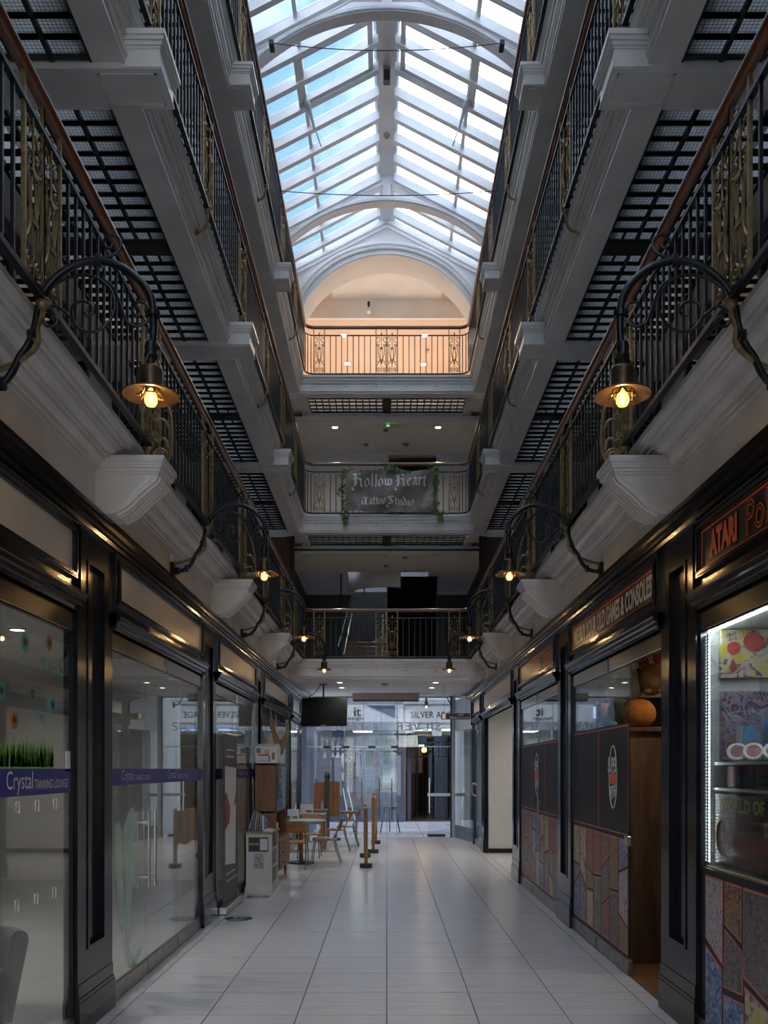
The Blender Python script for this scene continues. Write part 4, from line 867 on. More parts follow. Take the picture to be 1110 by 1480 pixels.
def collage(t, x, y0, y1, z0, z1, ncol, seed, tall=0):
    rnd = random.Random(seed); g_ = 0.022; st = (y1-y0)/ncol
    for c in range(ncol):
        a, b = y0+c*st+g_/2, y0+(c+1)*st-g_/2
        rows_ = [2, 3, 2, 3][(c+seed) % 4]; cuts = [z0] + sorted(z0+(z1-z0)*(i/rows_+rnd.uniform(-0.09, 0.09)) for i in range(1, rows_)) + [z1]
        sk = [0] + [rnd.uniform(-0.07, 0.07) for _ in range(rows_-1)] + [0]
        for r_ in range(rows_):
            za, zb = cuts[r_]+(g_/2 if r_ else 0), cuts[r_+1]-(g_/2 if r_ < rows_-1 else 0)
            quad_panel(t, x, [(a, za-sk[r_]), (b, za+sk[r_]), (b, zb+sk[r_+1]), (a, zb-sk[r_+1])], PR[(c*3+r_*5+seed) % len(PR)])
def vinyl(t, y0, y1, ztop, zc, split, seed, ncol):
    v = MB().box(GX-0.004, GX-0.001, y0, y1, 0.135, ztop).build('window_vinyl', M_VINYL, t)
    ln = MB(); w_ = 0.012; x0, x1 = GX-0.0055, GX-0.004
    ln.box(x0, x1, y0, y1, ztop-0.028, ztop-0.028+w_); ln.box(x0, x1, y0, y1, zc+0.012, zc+0.012+w_)
    for yy in [y0+0.01, y1-0.02] + [q+d for q in split for d in (-0.02, 0.010)]: ln.box(x0, x1, yy, yy+0.008, zc+0.012, ztop-0.018)
    ln.build('coral_rule', M_REDLINE, v)
    collage(t, GX-0.0045, y0+0.01, y1-0.01, 0.16, zc-0.02, ncol, seed)
vinyl(F['R2'], 6.985, 9.05, 2.02, 1.10, [7.98], 1, 7)
vinyl(F['R3'], 9.80, 12.57, 1.98, 1.10, [10.7, 11.6], 2, 9)
MB().box(GX-0.004, GX+0.012, 2.44, 5.37, 0.02, 1.05).build('window_vinyl', M_VINYL, F['R1'])
lay = [([(5.30,0.63),(5.03,0.52),(5.02,1.01),(5.30,1.01)], 6), ([(5.30,0.08),(5.04,0.05),(5.04,0.50),(5.30,0.59)], 3), ([(5.00,0.76),(4.76,0.70),(4.76,1.01),(5.00,1.01)], 1), ([(5.02,0.40),(4.74,0.42),(4.75,0.66),(5.00,0.74)], 4),
       ([(5.02,0.04),(4.72,0.04),(4.73,0.38),(5.02,0.36)], 3), ([(4.74,0.52),(4.42,0.45),(4.42,1.01),(4.74,1.01)], 4), ([(4.71,0.04),(4.42,0.04),(4.42,0.42),(4.72,0.48)], 5), ([(4.39,0.30),(4.1,0.25),(4.1,1.01),(4.39,1.01)], 7), ([(4.07,0.1),(3.7,0.1),(3.7,1.01),(4.07,1.01)], 0)]
for pts, k in lay: quad_panel(F['R1'], GX-0.0045, pts[::-1], PR[k])
collage(F['R1'], GX-0.0045, 2.48, 3.68, 0.06, 1.01, 4, 3)
# logo badge
def badge(t, yc, zc, sc):
    b = MB(); x = GX-0.0065
    ring = [(x, yc-0.125*sc*math.cos(a), zc+0.265*sc*math.sin(a)*(1.0 if math.sin(a) > 0 else 1.0)) for a in [2*math.pi*i/40 for i in range(40)]]
    b.tube(ring, 0.006*sc, 4, closed=True)
    bo = b.build('logo_badge', M_LETTER, t)
    MB().box(x-0.001, x, yc-0.13*sc, yc+0.13*sc, zc-0.07*sc, zc+0.16*sc).build('logo_ground', M_VINYL, bo)
    text_mesh('SUPER', 'logo_lettering', M_LETTER, bo, (x-0.002, yc+0.155*sc, zc+0.035*sc), U_R, V_R, 0.31*sc, 0.135*sc, 0.002, bold=0.04)
    MB().prism([(yc+0.125*sc, zc-0.065*sc), (yc-0.125*sc, zc-0.065*sc), (yc-0.135*sc, zc+0.02*sc), (yc-0.05*sc, zc+0.03*sc), (yc, zc+0.05*sc), (yc+0.05*sc, zc+0.03*sc), (yc+0.135*sc, zc+0.02*sc)], x-0.003, x-0.002, 'x').build('logo_band', M_ORANGE, bo)
    q = MB()
    for (a0, b0, a1, b1) in ((0.08, -0.09, -0.09, -0.07), (0.07, -0.14, -0.08, -0.11), (0.05, -0.19, -0.07, -0.15), (0.06, -0.09, 0.06, -0.17), (0.0, -0.08, -0.01, -0.17), (-0.06, -0.07, -0.07, -0.15)):
        q.tube([(x-0.002, yc+a0*sc, zc+b0*sc), (x-0.002, yc+a1*sc, zc+b1*sc)], 0.006*sc, 4)
    q.build('logo_strokes', M_LETTER, bo)
badge(F['R2'], 7.46, 1.58, 1.0); badge(F['R3'], 11.25, 1.58, 1.0)
# ------------------------------------------------------------------ decals on the left
M_PURPLE = mat('purple_band', (0.030, 0.022, 0.23), 0.4, var=0.1)
M_GRASS = mat('grass_decal_green', (0.24, 0.55, 0.07), 0.5, var=0.6, vscale=30, stretch=(1, 8, 0.6))
LX = -GX+0.001
U_L = (0, 1, 0)
for k, (a, b), zt_, zb_ in (('L1', (2.45, 5.35), 1.65, 1.505), ('L2', (6.12, 9.05), 1.65, 1.53), ('L3', (9.8, 12.68), 1.65, 1.53)):
    bd = MB().box(LX-0.001, LX+0.001, a, b, zb_, zt_).build('purple_band', M_PURPLE, F[k])
    y = 4.42 if k == 'L1' else a+0.25
    if k == 'L1':
        text_mesh('Crystal', 'lettering', M_LETTER, bd, (LX+0.002, 4.44, 1.512), U_L, V_R, 0.335, 0.125, 0.002)
        text_mesh('TANNING LOUNGE', 'lettering', M_LETTER, bd, (LX+0.002, 4.80, 1.538), U_L, V_R, 0.50, 0.052, 0.002)
    else:
        for dy in (0.0, 1.35):
            text_mesh('Crystal', 'lettering', M_SIGN, bd, (LX+0.002, y+dy, 1.54), U_L, V_R, 0.30, 0.10, 0.002); text_mesh('TANNING LOUNGE', 'lettering', M_SIGN, bd, (LX+0.002, y+dy+0.33, 1.56), U_L, V_R, 0.45, 0.042, 0.002)
gm = MB(); rnd = random.Random(3)
gm.box(LX-0.001, LX+0.001, 3.9, 5.08, 1.65, 1.74)
for i in range(420):
    y = rnd.uniform(3.9, 5.07); h = rnd.uniform(0.10, 0.165); l = rnd.uniform(-0.03, 0.03)
    gm.add([(LX+0.0015, y-0.006, 1.66), (LX+0.0015, y+0.006, 1.66), (LX+0.0015, y+l, 1.66+h)], [(0, 1, 2)])
o = gm.build('grass_decal', M_GRASS, F['L1']); o['kind'] = 'stuff'
M_TEAL = mat('teal_decal', (0.05, 0.27, 0.27), 0.5, var=0.15); M_OCH = mat('ochre_decal', (0.40, 0.17, 0.03), 0.5, var=0.15); M_DOT = mat('dark_decal', (0.05, 0.02, 0.02), 0.5, var=0.1)
def on_glass(px, py): d = GX*F_PX/(VX-px); return d, EYE+(VY-py)*d/F_PX
for (px, py, r, m) in ((36, 928, 0.052, M_TEAL), (71, 929, 0.045, M_OCH), (88, 970, 0.034, M_TEAL), (76, 1019, 0.053, M_TEAL), (20, 1040, 0.052, M_OCH), (2, 998, 0.05, M_TEAL), (47, 1003, 0.022, M_DOT)):
    y, z = on_glass(px, py); n = 24
    fl_ = MB().prism([(y+r*(1.0 if i % 2 else 0.84)*math.cos(math.pi*i/n), z+r*(1.0 if i % 2 else 0.84)*math.sin(math.pi*i/n)) for i in range(2*n)], LX-0.001, LX+0.001, 'x').build('flower_decal', m, F['L1'])
    MB().prism([(y+r*0.42*math.cos(math.pi*i/8), z+r*0.42*math.sin(math.pi*i/8)) for i in range(16)], LX+0.001, LX+0.002, 'x').build('flower_centre', M_DOT if m != M_DOT else M_TEAL, fl_)
for (px, py) in ((62, 958), (60, 1037)):
    y, z = on_glass(px, py); MB().prism([(y-0.03, z+0.03), (y-0.01, z-0.02), (y, z), (y+0.02, z-0.03), (y+0.035, z+0.02), (y+0.005, z+0.012)], LX-0.001, LX+0.001, 'x').build('butterfly_decal', M_TEAL, F['L1'])
for i, (px, py) in enumerate(((25, 1167), (53, 1165), (79, 1162), (24, 1309), (52, 1299), (78, 1290))):
    y, z = on_glass(px, py); h = MB()
    for sg in (-1, 1): h.tube([(LX+0.001, y+sg*0.012+sg*0.012*math.cos(a), z+0.032*math.sin(a)) for a in [R(-70+20*j) for j in range(8)]], 0.003, 4)
    h.build('safety_mark', M_SIGN, F['L1'])
# pale green figure decal on the tanning lounge door
M_FIG = glass('green_film', (0.75, 0.85, 0.8), 1.3, 0.2, body=(0.55, 0.61, 0.57), bodyfac=0.32)
for pts in ([(178,1200),(184,1178),(192,1166),(197,1180),(192,1215),(195,1248),(190,1290),(191,1330),(187,1368),(197,1396),(186,1400),(180,1360),(182,1310),(180,1250)], [(166,1195),(172,1190),(178,1205),(177,1250),(180,1310),(177,1350),(171,1330),(169,1280),(166,1240)], [(188,1398),(200,1372),(206,1366),(202,1382),(194,1400)]):
    MB().prism([on_glass(*p) for p in pts], LX-0.001, LX+0.001, 'x').build('figure_decal', M_FIG, F['L2'])
y, z = on_glass(97, 1100); MB().box(LX-0.001, LX+0.001, y-0.03, y+0.05, z-0.06, z+0.06).build('notice', M_LETTER, F['L1'])
# ================================================================== SHOP ROOMS
M_ROOMW = mat('shop_white_wall', (0.55, 0.54, 0.52), 0.6, var=0.05)
M_ROOMF = mat('shop_floor_grey', (0.36, 0.35, 0.34), 0.3, var=0.1, vscale=2)
M_PANEL = emis('fill_panel_light', (1.0, 0.95, 0.88), 18.0)
def room(s, y0, y1, depth, tag, wallm, floorm):
    xi, xo = 2.0, 1.965+depth
    o = struct('wall_shop_%s' % tag, 'walls of the %s' % tag.replace('_', ' '))
    MB().box(s*xo, s*(xo+0.1), y0, y1, 0, 3.3).box(s*xi, s*(xo+0.1), y1, y1+0.06, 0, 3.3).box(s*xi, s*(xo+0.1), y0-0.06, y0, 0, 3.3).build('wall_face', wallm, o)
    MB().box(s*1.99, s*xo, y0, y1, 0, 0.08).box(s*(xo-0.02), s*xo, y0, y1, 0, 0.08).build('skirting', M_DARKFR, o) if False else None
    o = struct('floor_shop_%s' % tag, 'floor of the %s' % tag.replace('_', ' ')); MB().box(s*1.94, s*(xo+0.1), y0-0.06, y1+0.06, -0.1, -0.002).build('floor_face', floorm, o)
    o = struct('ceiling_shop_%s' % tag, 'ceiling of the %s' % tag.replace('_', ' ')); MB().box(s*1.975, s*(xo+0.1), y0-0.06, y1+0.06, 2.86, 2.94).build('ceiling_face', M_ROOMW, o)
room(-1, 1.0, 13.0, 4.2, 'tanning_lounge', M_ROOMW, M_ROOMF)
room(-1, 13.1, 19.5, 2.5, 'cafe', M_BLUEWALL, M_ROOMF)
M_GAMEWALL = mat('game_shop_wall', (0.10, 0.09, 0.085), 0.6, var=0.2)
M_WOODF = mat('oak_floor', (0.24, 0.12, 0.05), 0.4, var=0.35, vscale=4, stretch=(1, 12, 1))
room(1, 1.0, 13.0, 3.0, 'game_shop', M_GAMEWALL, M_WOODF)
room(1, 17.7, 21.0, 1.0, 'dark_shop', M_DARKWALL, M_ROOMF)
o = struct('wall_passage', 'white far wall of the side passage'); MB().box(1.995, 5.2, 17.22, 17.4, 0, 3.3).build('wall_face', mat('passage_white', (0.60, 0.585, 0.55), 0.6, var=0.04), o); MB().box(1.995, 5.2, 17.205, 17.22, 0, 0.085).build('skirting', M_BLACK, o)
MB().box(5.2, 5.3, 13.0, 17.4, 0, 3.3).build('wall_end', M_ROOMW, o)
o = struct('floor_passage'); MB().box(1.94, 5.2, 13.1, 17.3, -0.1, -0.001).build('floor_face', M_TILE, o)
o = struct('ceiling_passage'); MB().box(1.975, 5.2, 13.1, 17.3, 2.86, 2.94).build('ceiling_face', M_ROOMW, o)
def fill_panel_light(x, y, label, w_=0.6, d_=0.6, m=None):  # ceiling panels added to brighten the shop rooms and passage
    t = thing('fill_panel_light', label, 'lamp', (x, y, 2.86)); MB().box(x-w_/2, x+w_/2, y-d_/2, y+d_/2, 2.84, 2.86).build('frame', M_STEEL2, t); MB().box(x-w_/2+0.03, x+w_/2-0.03, y-d_/2+0.03, y+d_/2-0.03, 2.834, 2.84).build('diffuser', m or M_PANEL, t)
fill_panel_light(-3.8, 4.0, 'added square fill light inside the tanning lounge, near the window'); fill_panel_light(-5.2, 8.2, 'added square fill light deep inside the tanning lounge'); fill_panel_light(3.4, 8.4, 'added square fill light inside the game shop'); fill_panel_light(3.0, 15.3, 'added square fill light in the white side passage'); fill_panel_light(-3.0, 15.5, 'added square fill light inside the cafe')
downlight(2.55, 6.75, 2.86, 'added downlight brightening the open game shop doorway', M_LAMPCOOL, 14, (1, .88, .72)); downlight(2.7, 8.0, 2.86, 'downlight above the soft toys in the game shop', M_LAMPCOOL, 26, (1, .9, .8)); downlight(-2.9, 4.2, 2.86, 'added fill downlight just inside the tanning lounge window', M_LAMPCOOL, 50, (1, .95, .9)); downlight(-3.2, 7.6, 2.86, 'added fill downlight inside the tanning lounge doors', M_LAMPCOOL, 50, (1, .95, .9))  # doorway and lounge downlights are added to lift the dark interiors
# tub armchair behind the left window
t = thing('tub_armchair', 'grey tub armchair behind the tanning lounge window', 'armchair', (-2.62, 5.35, 0))
M_TUB = mat('grey_leatherette', (0.055, 0.05, 0.05), 0.5, var=0.15, bump=0.1)
ar = MB(); n = 30
for (i0, i1) in ((0, n),):
    for i in range(n):
        A, B = R(-30+240*i/n+60), R(-30+240*(i+1)/n+60)
        P = []
        for a in (A, B):
            for r0, z in ((0.27, 0.06), (0.31, 0.30), (0.355, 0.56), (0.35, 0.605), (0.325, 0.63), (0.29, 0.63), (0.265, 0.60), (0.24, 0.40), (0.22, 0.06)): P.append((-2.62+r0*1.15*math.cos(a), 5.35+r0*1.15*math.sin(a), z))
        ar.add(P, [(k, k+1, k+10, k+9) for k in range(8)] + ([tuple(range(9))] if i == 0 else []) + ([tuple(range(17, 8, -1))] if i == n-1 else []))
ar.build('shell', M_TUB, t, True); MB().lathe([(0.28, 0.06), (0.29, 0.36), (0.26, 0.40), (0.001, 0.41)], (-2.62, 5.35, 0), 24).build('seat', M_TUB, t, True)
fm = MB().lathe([(0.018, 0), (0.024, 0.07)], (0, 0, 0), 8).mesh('foot', M_STEEL2)
for a in (45, 135, 225, 315): put('foot', fm, t, loc=(-2.62+0.2*math.cos(R(a)), 5.35+0.2*math.sin(R(a)), 0))
# ------------------------------------------------------------------ game shop display (right, nearest)
M_LED = emis('led_white', (0.85, 0.95, 1.0), 22.0)
M_DISP = mat('display_white', (0.50, 0.52, 0.53), 0.5, var=0.05)
t = thing('display_case', 'white lined window display case with strip lights in the game shop', 'display case', (2.25, 4.4, 1.06))
MB().box(1.975, 2.75, 5.36, 5.39, 1.06, 2.50).build('end_panel', M_DISP, t); MB().box(2.72, 2.75, 2.5, 5.36, 1.06, 2.50).build('back_panel', M_DISP, t); MB().box(1.95, 2.75, 2.5, 5.38, 1.02, 1.06).build('shelf_board', mat('pale_wood', (0.42, 0.33, 0.18), 0.5, var=0.2, stretch=(1, 8, 1)), t)
MB().box(1.95, 2.75, 2.5, 5.38, 2.50, 2.53).build('top_board', M_DISP, t)
st = MB().box(1.965, 1.972, 5.335, 5.352, 1.08, 2.48).build('strip_light', mat('led_tape', (0.7, 0.7, 0.7), 0.4, var=0.05), t)
lm_ = MB().box(-0.002, 0.001, -0.005, 0.005, -0.005, 0.005).mesh('led', M_LED)
for i in range(70): put('led', lm_, st, loc=(1.963, 5.34, 1.09+0.02*i))
st2 = MB().box(1.955, 1.972, 2.5, 5.34, 2.475, 2.484).build('strip_light', M_LED, t)
for (x0, x1, z0_, z1_, m, lab, nm) in ((2.025, 2.66, 2.20, 2.545-0.02, 5, 'yellow canvas print at the top of the game shop window', 'canvas_print'), (2.03, 2.66, 1.70, 2.12, 0, 'blue and red canvas print below the yellow one', 'canvas_print')):
    t2 = thing(nm, lab, 'picture', (x0, 5.34, z0_)); MB().bbox(x0, x1, 5.315, 5.358, z0_, min(z1_, 2.49), 0.004).build('canvas', PR[m], t2)
    if m == 5:
        for (cx, cz, r, c) in ((2.22, 2.42, 0.06, (0.40, 0.04, 0.03)), (2.10, 2.38, 0.04, (0.40, 0.04, 0.03))): MB().lathe([(r, 0.0), (r, -0.003), (0.001, -0.003)], (cx, 5.313, cz), 20, 'y').build('printed_disc', MATS.get('disc_red') or mat('disc_red', c, 0.5, var=0.1), t2)
M_BLUEBOX = print_mat('blue_box_print', [(0.03,0.20,0.40),(0.05,0.28,0.50),(0.05,0.26,0.48),(0.40,0.10,0.10)], 9, 2.2)
M_REDBOX = mat('red_box', (0.25, 0.012, 0.014), 0.4, var=0.3)
for i, (x, y, w_, z0_, z1_, m, lab) in enumerate(((2.13, 5.16, 0.11, 1.70, 1.90, M_BLUEBOX, 'pale blue toy box standing in the game shop window'), (2.26, 5.10, 0.11, 1.70, 1.96, M_BLUEBOX, 'taller blue toy box beside the pale one'), (2.10, 5.2, 0.13, 1.54, 1.665, M_REDBOX, 'dark red toy box on the lower display shelf, left'), (2.25, 5.2, 0.14, 1.54, 1.665, M_REDBOX, 'dark red toy box on the lower display shelf, right'))):
    t2 = thing('toy_box', lab, 'box', (x, y, z0_)); MB().bbox(x-w_/2, x+w_/2, y-0.05, y+0.05, z0_, z1_, 0.003).build('carton', m, t2)
    MB().box(x-w_/2+0.012, x+w_/2-0.012, y-0.053, y-0.0495, z0_+0.02, z0_+(z1_-z0_)*0.55).build('carton_label', M_REDLINE if m != M_REDBOX else M_SIGNBLK, t2)
t2 = thing('display_shelf', 'clear shelf carrying the toy boxes in the game shop window', 'shelf', (2.2, 5.1, 1.68)); MB().box(1.985, 2.7, 4.2, 5.33, 1.672, 1.688).build('shelf_glass', M_STEEL2, t2)
t2 = thing('display_shelf', 'lower steel shelf edge above the black lettered panel', 'shelf', (2.2, 5.1, 1.53)); MB().box(1.985, 2.7, 4.2, 5.33, 1.518, 1.536).build('shelf_glass', M_STEEL2, t2)
cup = MB().lathe([(0.012, 0.0), (0.036, 0.012), (0.046, 0.04), (0.047, 0.06)], (0,0,0), 14).mesh('bowl', M_REDBOX, True); rim = MB().tube([(0.047*math.cos(2*math.pi*i/16), 0.047*math.sin(2*math.pi*i/16), 0.062) for i in range(16)], 0.011, 6, closed=True).mesh('rim', M_LETTER, True)
for i, (x, y) in enumerate(((2.04, 5.10), (2.10, 5.02), (2.17, 4.92), (2.24, 4.84))):
    t2 = thing('red_bowl', 'small red bowl with thick white rim, %s in the window row' % ORD[i].replace('nearest', 'leftmost'), 'bowl', (x, y, 1.688+0.03), group='red bowls in the window'); t2.rotation_euler = (R(62), 0, R(-25)); put('bowl', cup, t2, world=False); put('rim', rim, t2, world=False)
t2 = thing('lettered_panel', 'black lettered panel low in the game shop window', 'sign', (1.99, 4.6, 1.09))
MB().box(1.985, 1.995, 3.9, 5.31, 1.085, 1.50).build('panel', M_SIGNBLK, t2)
text_mesh('WORLD OF', 'lettering', mat('yellow_print', (0.40, 0.30, 0.03), 0.5, var=0.1), t2, (1.983, 5.22, 1.40), U_R, V_R, 0.62, 0.075, 0.002, bold=0.015)
M_DRED = mat('dark_red_print', (0.22, 0.03, 0.02), 0.5, var=0.1)
text_mesh('Nintendo', 'lettering', M_DRED, t2, (1.983, 5.20, 1.19), U_R, V_R, 0.75, 0.12, 0.002, bold=0.01)
b = MB(); L_ = []
for (cy, a0, a1) in ((5.16, -90, 90), (4.45, 90, 270)):
    L_ += [(1.982, cy+0.11*math.cos(R(a0+(a1-a0)*i/10)), 1.245+0.11*math.sin(R(a0+(a1-a0)*i/10))) for i in range(11)]
b.tube(L_, 0.008, 4, closed=True).build('lettering_outline', M_DRED, t2)
# interior of the doorway: wooden counter end with plush toys on top
M_COUNTER = mat('dark_oak', (0.13, 0.065, 0.028), 0.45, var=0.45, vscale=3, stretch=(6, 6, 0.7), bump=0.1)
t = thing('wooden_partition', 'tall brown wooden cabinet inside the game shop doorway', 'cabinet', (2.6, 7.6, 0))
MB().box(1.99, 3.4, 7.42, 7.9, 0.0, 1.96).build('carcass', M_COUNTER, t); MB().bbox(1.97, 3.42, 7.38, 7.92, 1.96, 2.0, 0.006).build('top', M_COUNTER, t)
def plush(label, x, y, z, body, ears=True, r=0.2, sq=1.0, feet=False, tum=None):
    t = thing('plush_toy', label, 'soft toy', (x, y, z), group='soft toys on the cabinet')
    MB().ball((x, y, z+r*sq*0.94), (r, r*0.9, r*sq), 18, 12).build('body', body, t, True)
    if ears:
        for sg in (-1, 1): MB().ball((x+sg*r*0.62, y, z+r*sq*1.72), (r*0.3, r*0.2, r*0.3), 10, 8).build('ear', body, t, True)
    if feet:
        for sg in (-1, 1): MB().ball((x+sg*r*0.5, y-r*0.7, z+r*0.2), (r*0.3, r*0.3, r*0.2), 10, 8).build('foot', tum or body, t, True)
    if tum: MB().ball((x, y-r*0.62, z+r*sq*0.8), (r*0.45, r*0.34, r*sq*0.45), 12, 8).build('tummy', tum, t, True)
def fur(n_, c): return mat(n_, c, 0.9, var=0.2, vscale=30, bump=0.5, bscale=150)
PO, PG, PB, PC, PT, PP, PW_ = fur('plush_orange', (0.55, 0.17, 0.015)), fur('plush_green', (0.05, 0.12, 0.02)), fur('plush_brown', (0.30, 0.14, 0.03)), fur('plush_cream', (0.34, 0.29, 0.19)), fur('plush_teal', (0.06, 0.22, 0.18)), fur('plush_pink', (0.45, 0.22, 0.25)), fur('plush_white', (0.5, 0.46, 0.42))
plush('big squashed orange plush toy on the wooden cabinet', 2.17, 7.55, 2.0, PO, False, 0.145, 0.9)
plush('brown plush bear with tan tummy at the top of the pile', 2.33, 7.72, 2.30, PB, True, 0.125, 1.15, True, fur('plush_tan', (0.42, 0.24, 0.10)))
plush('round green plush behind the shop window', 2.09, 7.98, 2.08, PG, False, 0.085, 1.1)
plush('cream plush with small ears behind the orange one', 2.16, 7.80, 2.26, PC, True, 0.13, 1.1)
plush('teal plush low behind the shop window', 2.08, 8.25, 2.0, PT, True, 0.085, 0.9)
plush('pink plush behind the glass on the left of the pile', 2.09, 8.5, 2.10, PP, True, 0.09, 1.1)
plush('white plush standing behind the glass at the back', 2.14, 8.15, 2.24, PW_, False, 0.11, 1.3)
t = thing('toy_shelf', 'shelf raising the back row of plush toys', 'shelf', (2.6, 8.2, 2.0)); MB().box(1.99, 3.0, 7.92, 8.7, 1.94, 2.0).build('board', M_COUNTER, t); MB().box(2.9, 3.0, 7.95, 8.7, 0.0, 1.94).build('side', M_COUNTER, t)
t = thing('wall_canvas', 'white canvas with red discs on the game shop wall', 'picture', (2.5, 7.9, 2.2)); MB().bbox(2.25, 2.95, 7.96, 8.0, 2.30, 2.84, 0.004).build('canvas', M_LETTER, t)
for (cx, cz, r) in ((2.50, 2.66, 0.09), (2.33, 2.62, 0.05)): MB().lathe([(r, 0), (r, -0.003), (0.001, -0.003)], (cx, 7.957, cz), 24, 'y').build('printed_disc', MATS['disc_red'], t)
# ================================================================== GLASS ENTRANCE
EY = 21.12
M_DOORGL = glass('entrance_glass', (0.93, 0.965, 0.97), 1.45)
M_BLUEFR = mat('blue_grey_paint', (0.115, 0.13, 0.18), 0.4, var=0.12)
M_PALEFR = mat('pale_blue_frame', (0.33, 0.37, 0.44), 0.4, metal=0.3, var=0.08)
M_ETCH = mat('frosted_lettering', (0.82, 0.85, 0.9), 0.5, var=0.05)
t = thing('entrance_screen', 'frameless glass entrance screen with mirrored gilt-style lettering at the far end', 'glass screen', (0, EY, 0))
for (a, b, z0_, z1_) in ((-1.9, -1.33, 0.02, 2.17), (-1.32, -0.56, 0.02, 2.17), (-0.55, -0.14, 0.02, 2.17), (-0.13, 0.24, 0.02, 2.17), (-1.9, -0.56, 2.19, 3.40), (-0.55, 0.24, 2.19, 3.40), (0.25, 1.55, 2.19, 3.40)):
    MB().box(a, b, EY, EY+0.012, z0_, z1_).build('glass_pane', M_DOORGL, t)
MB().box(-1.92, 1.60, EY-0.004, EY+0.016, 2.17, 2.19).build('transom', M_STEEL2, t)
for x in (-1.44, -0.99, -0.36, 0.19): MB().bbox(x-0.09, x+0.09, EY-0.02, EY+0.03, 2.14, 2.20, 0.005).build('patch_fitting', M_SIGNBLK, t)
for (x, a, b) in ((-0.18, 0.45, 1.42), (0.12, 0.45, 1.42), (-1.70, 0.75, 1.42), (-0.60, 0.75, 1.42)):
    h = MB().tube([(x, EY-0.05, a), (x, EY-0.05, b)], 0.012, 8)
    for z in (a+0.06, b-0.06): h.tube([(x, EY-0.05, z), (x, EY, z)], 0.008, 6)
    h.build('bar_handle', M_SIGNBLK, t, True)
for x in (-0.555, -0.135, 0.245): MB().box(x-0.004, x+0.004, EY-0.002, EY+0.014, 0.02, 3.40).build('glass_edge', mat('green_glass_edge', (0.03, 0.10, 0.085), 0.2, var=0.1), t)
text_mesh('ARCADE', 'lettering', M_ETCH, t, (-1.33, EY-0.004, 2.565), (1, 0, 0), (0, 0, 1), 1.16, 0.21, 0.002, mirror=True, spacing=1.15)
text_mesh('SILVER', 'lettering', M_ETCH, t, (0.20, EY-0.004, 2.565), (1, 0, 0), (0, 0, 1), 1.10, 0.21, 0.002, mirror=True, spacing=1.15)
text_mesh('1899', 'lettering', M_ETCH, t, (-0.20, EY-0.004, 2.235), (1, 0, 0), (0, 0, 1), 0.47, 0.15, 0.002, mirror=True, spacing=1.1)
# open door leaf standing to the right
t = thing('glass_door', 'open glass door leaf with steel push bar and dark bottom rail', 'door', (1.25, EY+0.4, 0))
MB().box(0.98, 1.52, EY+0.02, EY+0.032, 0.02, 2.16).build('leaf', M_DOORGL, t); MB().box(0.98, 1.41, EY+0.012, EY+0.04, 0.01, 0.075).build('bottom_rail', M_SIGNBLK, t)
MB().box(0.98, 1.9, EY-0.01, EY+0.012, 0.99, 1.06).build('push_bar', M_STEEL2, t); MB().tube([(1.03, EY-0.04, 0.58), (1.03, EY-0.04, 1.43)], 0.014, 8).build('bar_handle', M_STEEL2, t, True)
t = thing('entrance_post', 'pale blue-grey entrance post at the right of the open door', 'post', (1.62, EY, 0))
MB().bbox(1.57, 1.65, EY-0.04, EY+0.06, 0, 3.40, 0.006).build('post', M_PALEFR, t); MB().box(1.53, 1.57, EY-0.02, EY+0.04, 0, 3.40).build('dark_stop', M_SIGNBLK, t)
t = thing('side_glazing', 'angled glass return between the entrance post and black shopfront', 'glass screen', (1.8, 20.4, 0))
MB().add([(1.66, EY, 0.3), (1.93, 19.62, 0.3), (1.93, 19.62, 2.55), (1.66, EY, 2.55), (1.672, EY, 0.3), (1.942, 19.62, 0.3), (1.942, 19.62, 2.55), (1.672, EY, 2.55)], [(0,1,2,3),(7,6,5,4),(0,4,5,1),(1,5,6,2),(2,6,7,3),(3,7,4,0)]).build('pane', M_DOORGL, t)
MB().add([(1.64, EY, 0.0), (1.91, 19.62, 0.0), (1.91, 19.62, 0.3), (1.64, EY, 0.3), (1.70, EY, 0.0), (1.97, 19.62, 0.0), (1.97, 19.62, 0.3), (1.70, EY, 0.3)], [(0,1,2,3),(7,6,5,4),(0,4,5,1),(1,5,6,2),(2,6,7,3),(3,7,4,0)]).build('sill', M_BLUEFR, t)
MB().add([(1.64, EY, 2.55), (1.91, 19.62, 2.55), (1.91, 19.62, 3.3), (1.64, EY, 3.3), (1.70, EY, 2.55), (1.97, 19.62, 2.55), (1.97, 19.62, 3.3), (1.70, EY, 3.3)], [(0,1,2,3),(7,6,5,4),(0,4,5,1),(1,5,6,2),(2,6,7,3),(3,7,4,0)]).build('fascia', M_SIGN, t)
t = thing('air_curtain', 'long beige air curtain box fixed above the entrance', 'heater', (0, 20.6, 3.22)); MB().bbox(-0.80, 0.75, 20.3, 20.6, 3.235, 3.40, 0.01).build('casing', mat('beige_metal', (0.42, 0.39, 0.33), 0.4, var=0.05), t); MB().box(-0.78, 0.73, 20.28, 20.5, 3.215, 3.235).build('grille', M_SIGNBLK, t)
t = thing('hanging_lift_sign', 'black hanging sign pointing to the lift', 'sign', (1.36, 17.9, 2.7))
MB().box(1.11, 1.70, 17.88, 17.91, 2.655, 2.78).build('board', M_SIGNBLK, t)
text_mesh('LIFT', 'lettering', M_SIGN, t, (1.45, 17.876, 2.725), (1, 0, 0), (0, 0, 1), 0.13, 0.04, 0.002); text_mesh('TO ALL FLOORS', 'lettering', M_SIGN, t, (1.28, 17.876, 2.668), (1, 0, 0), (0, 0, 1), 0.40, 0.04, 0.002)
MB().box(1.13, 1.20, 17.872, 17.88, 2.665, 2.77).build('pictogram', M_SIGN, t)
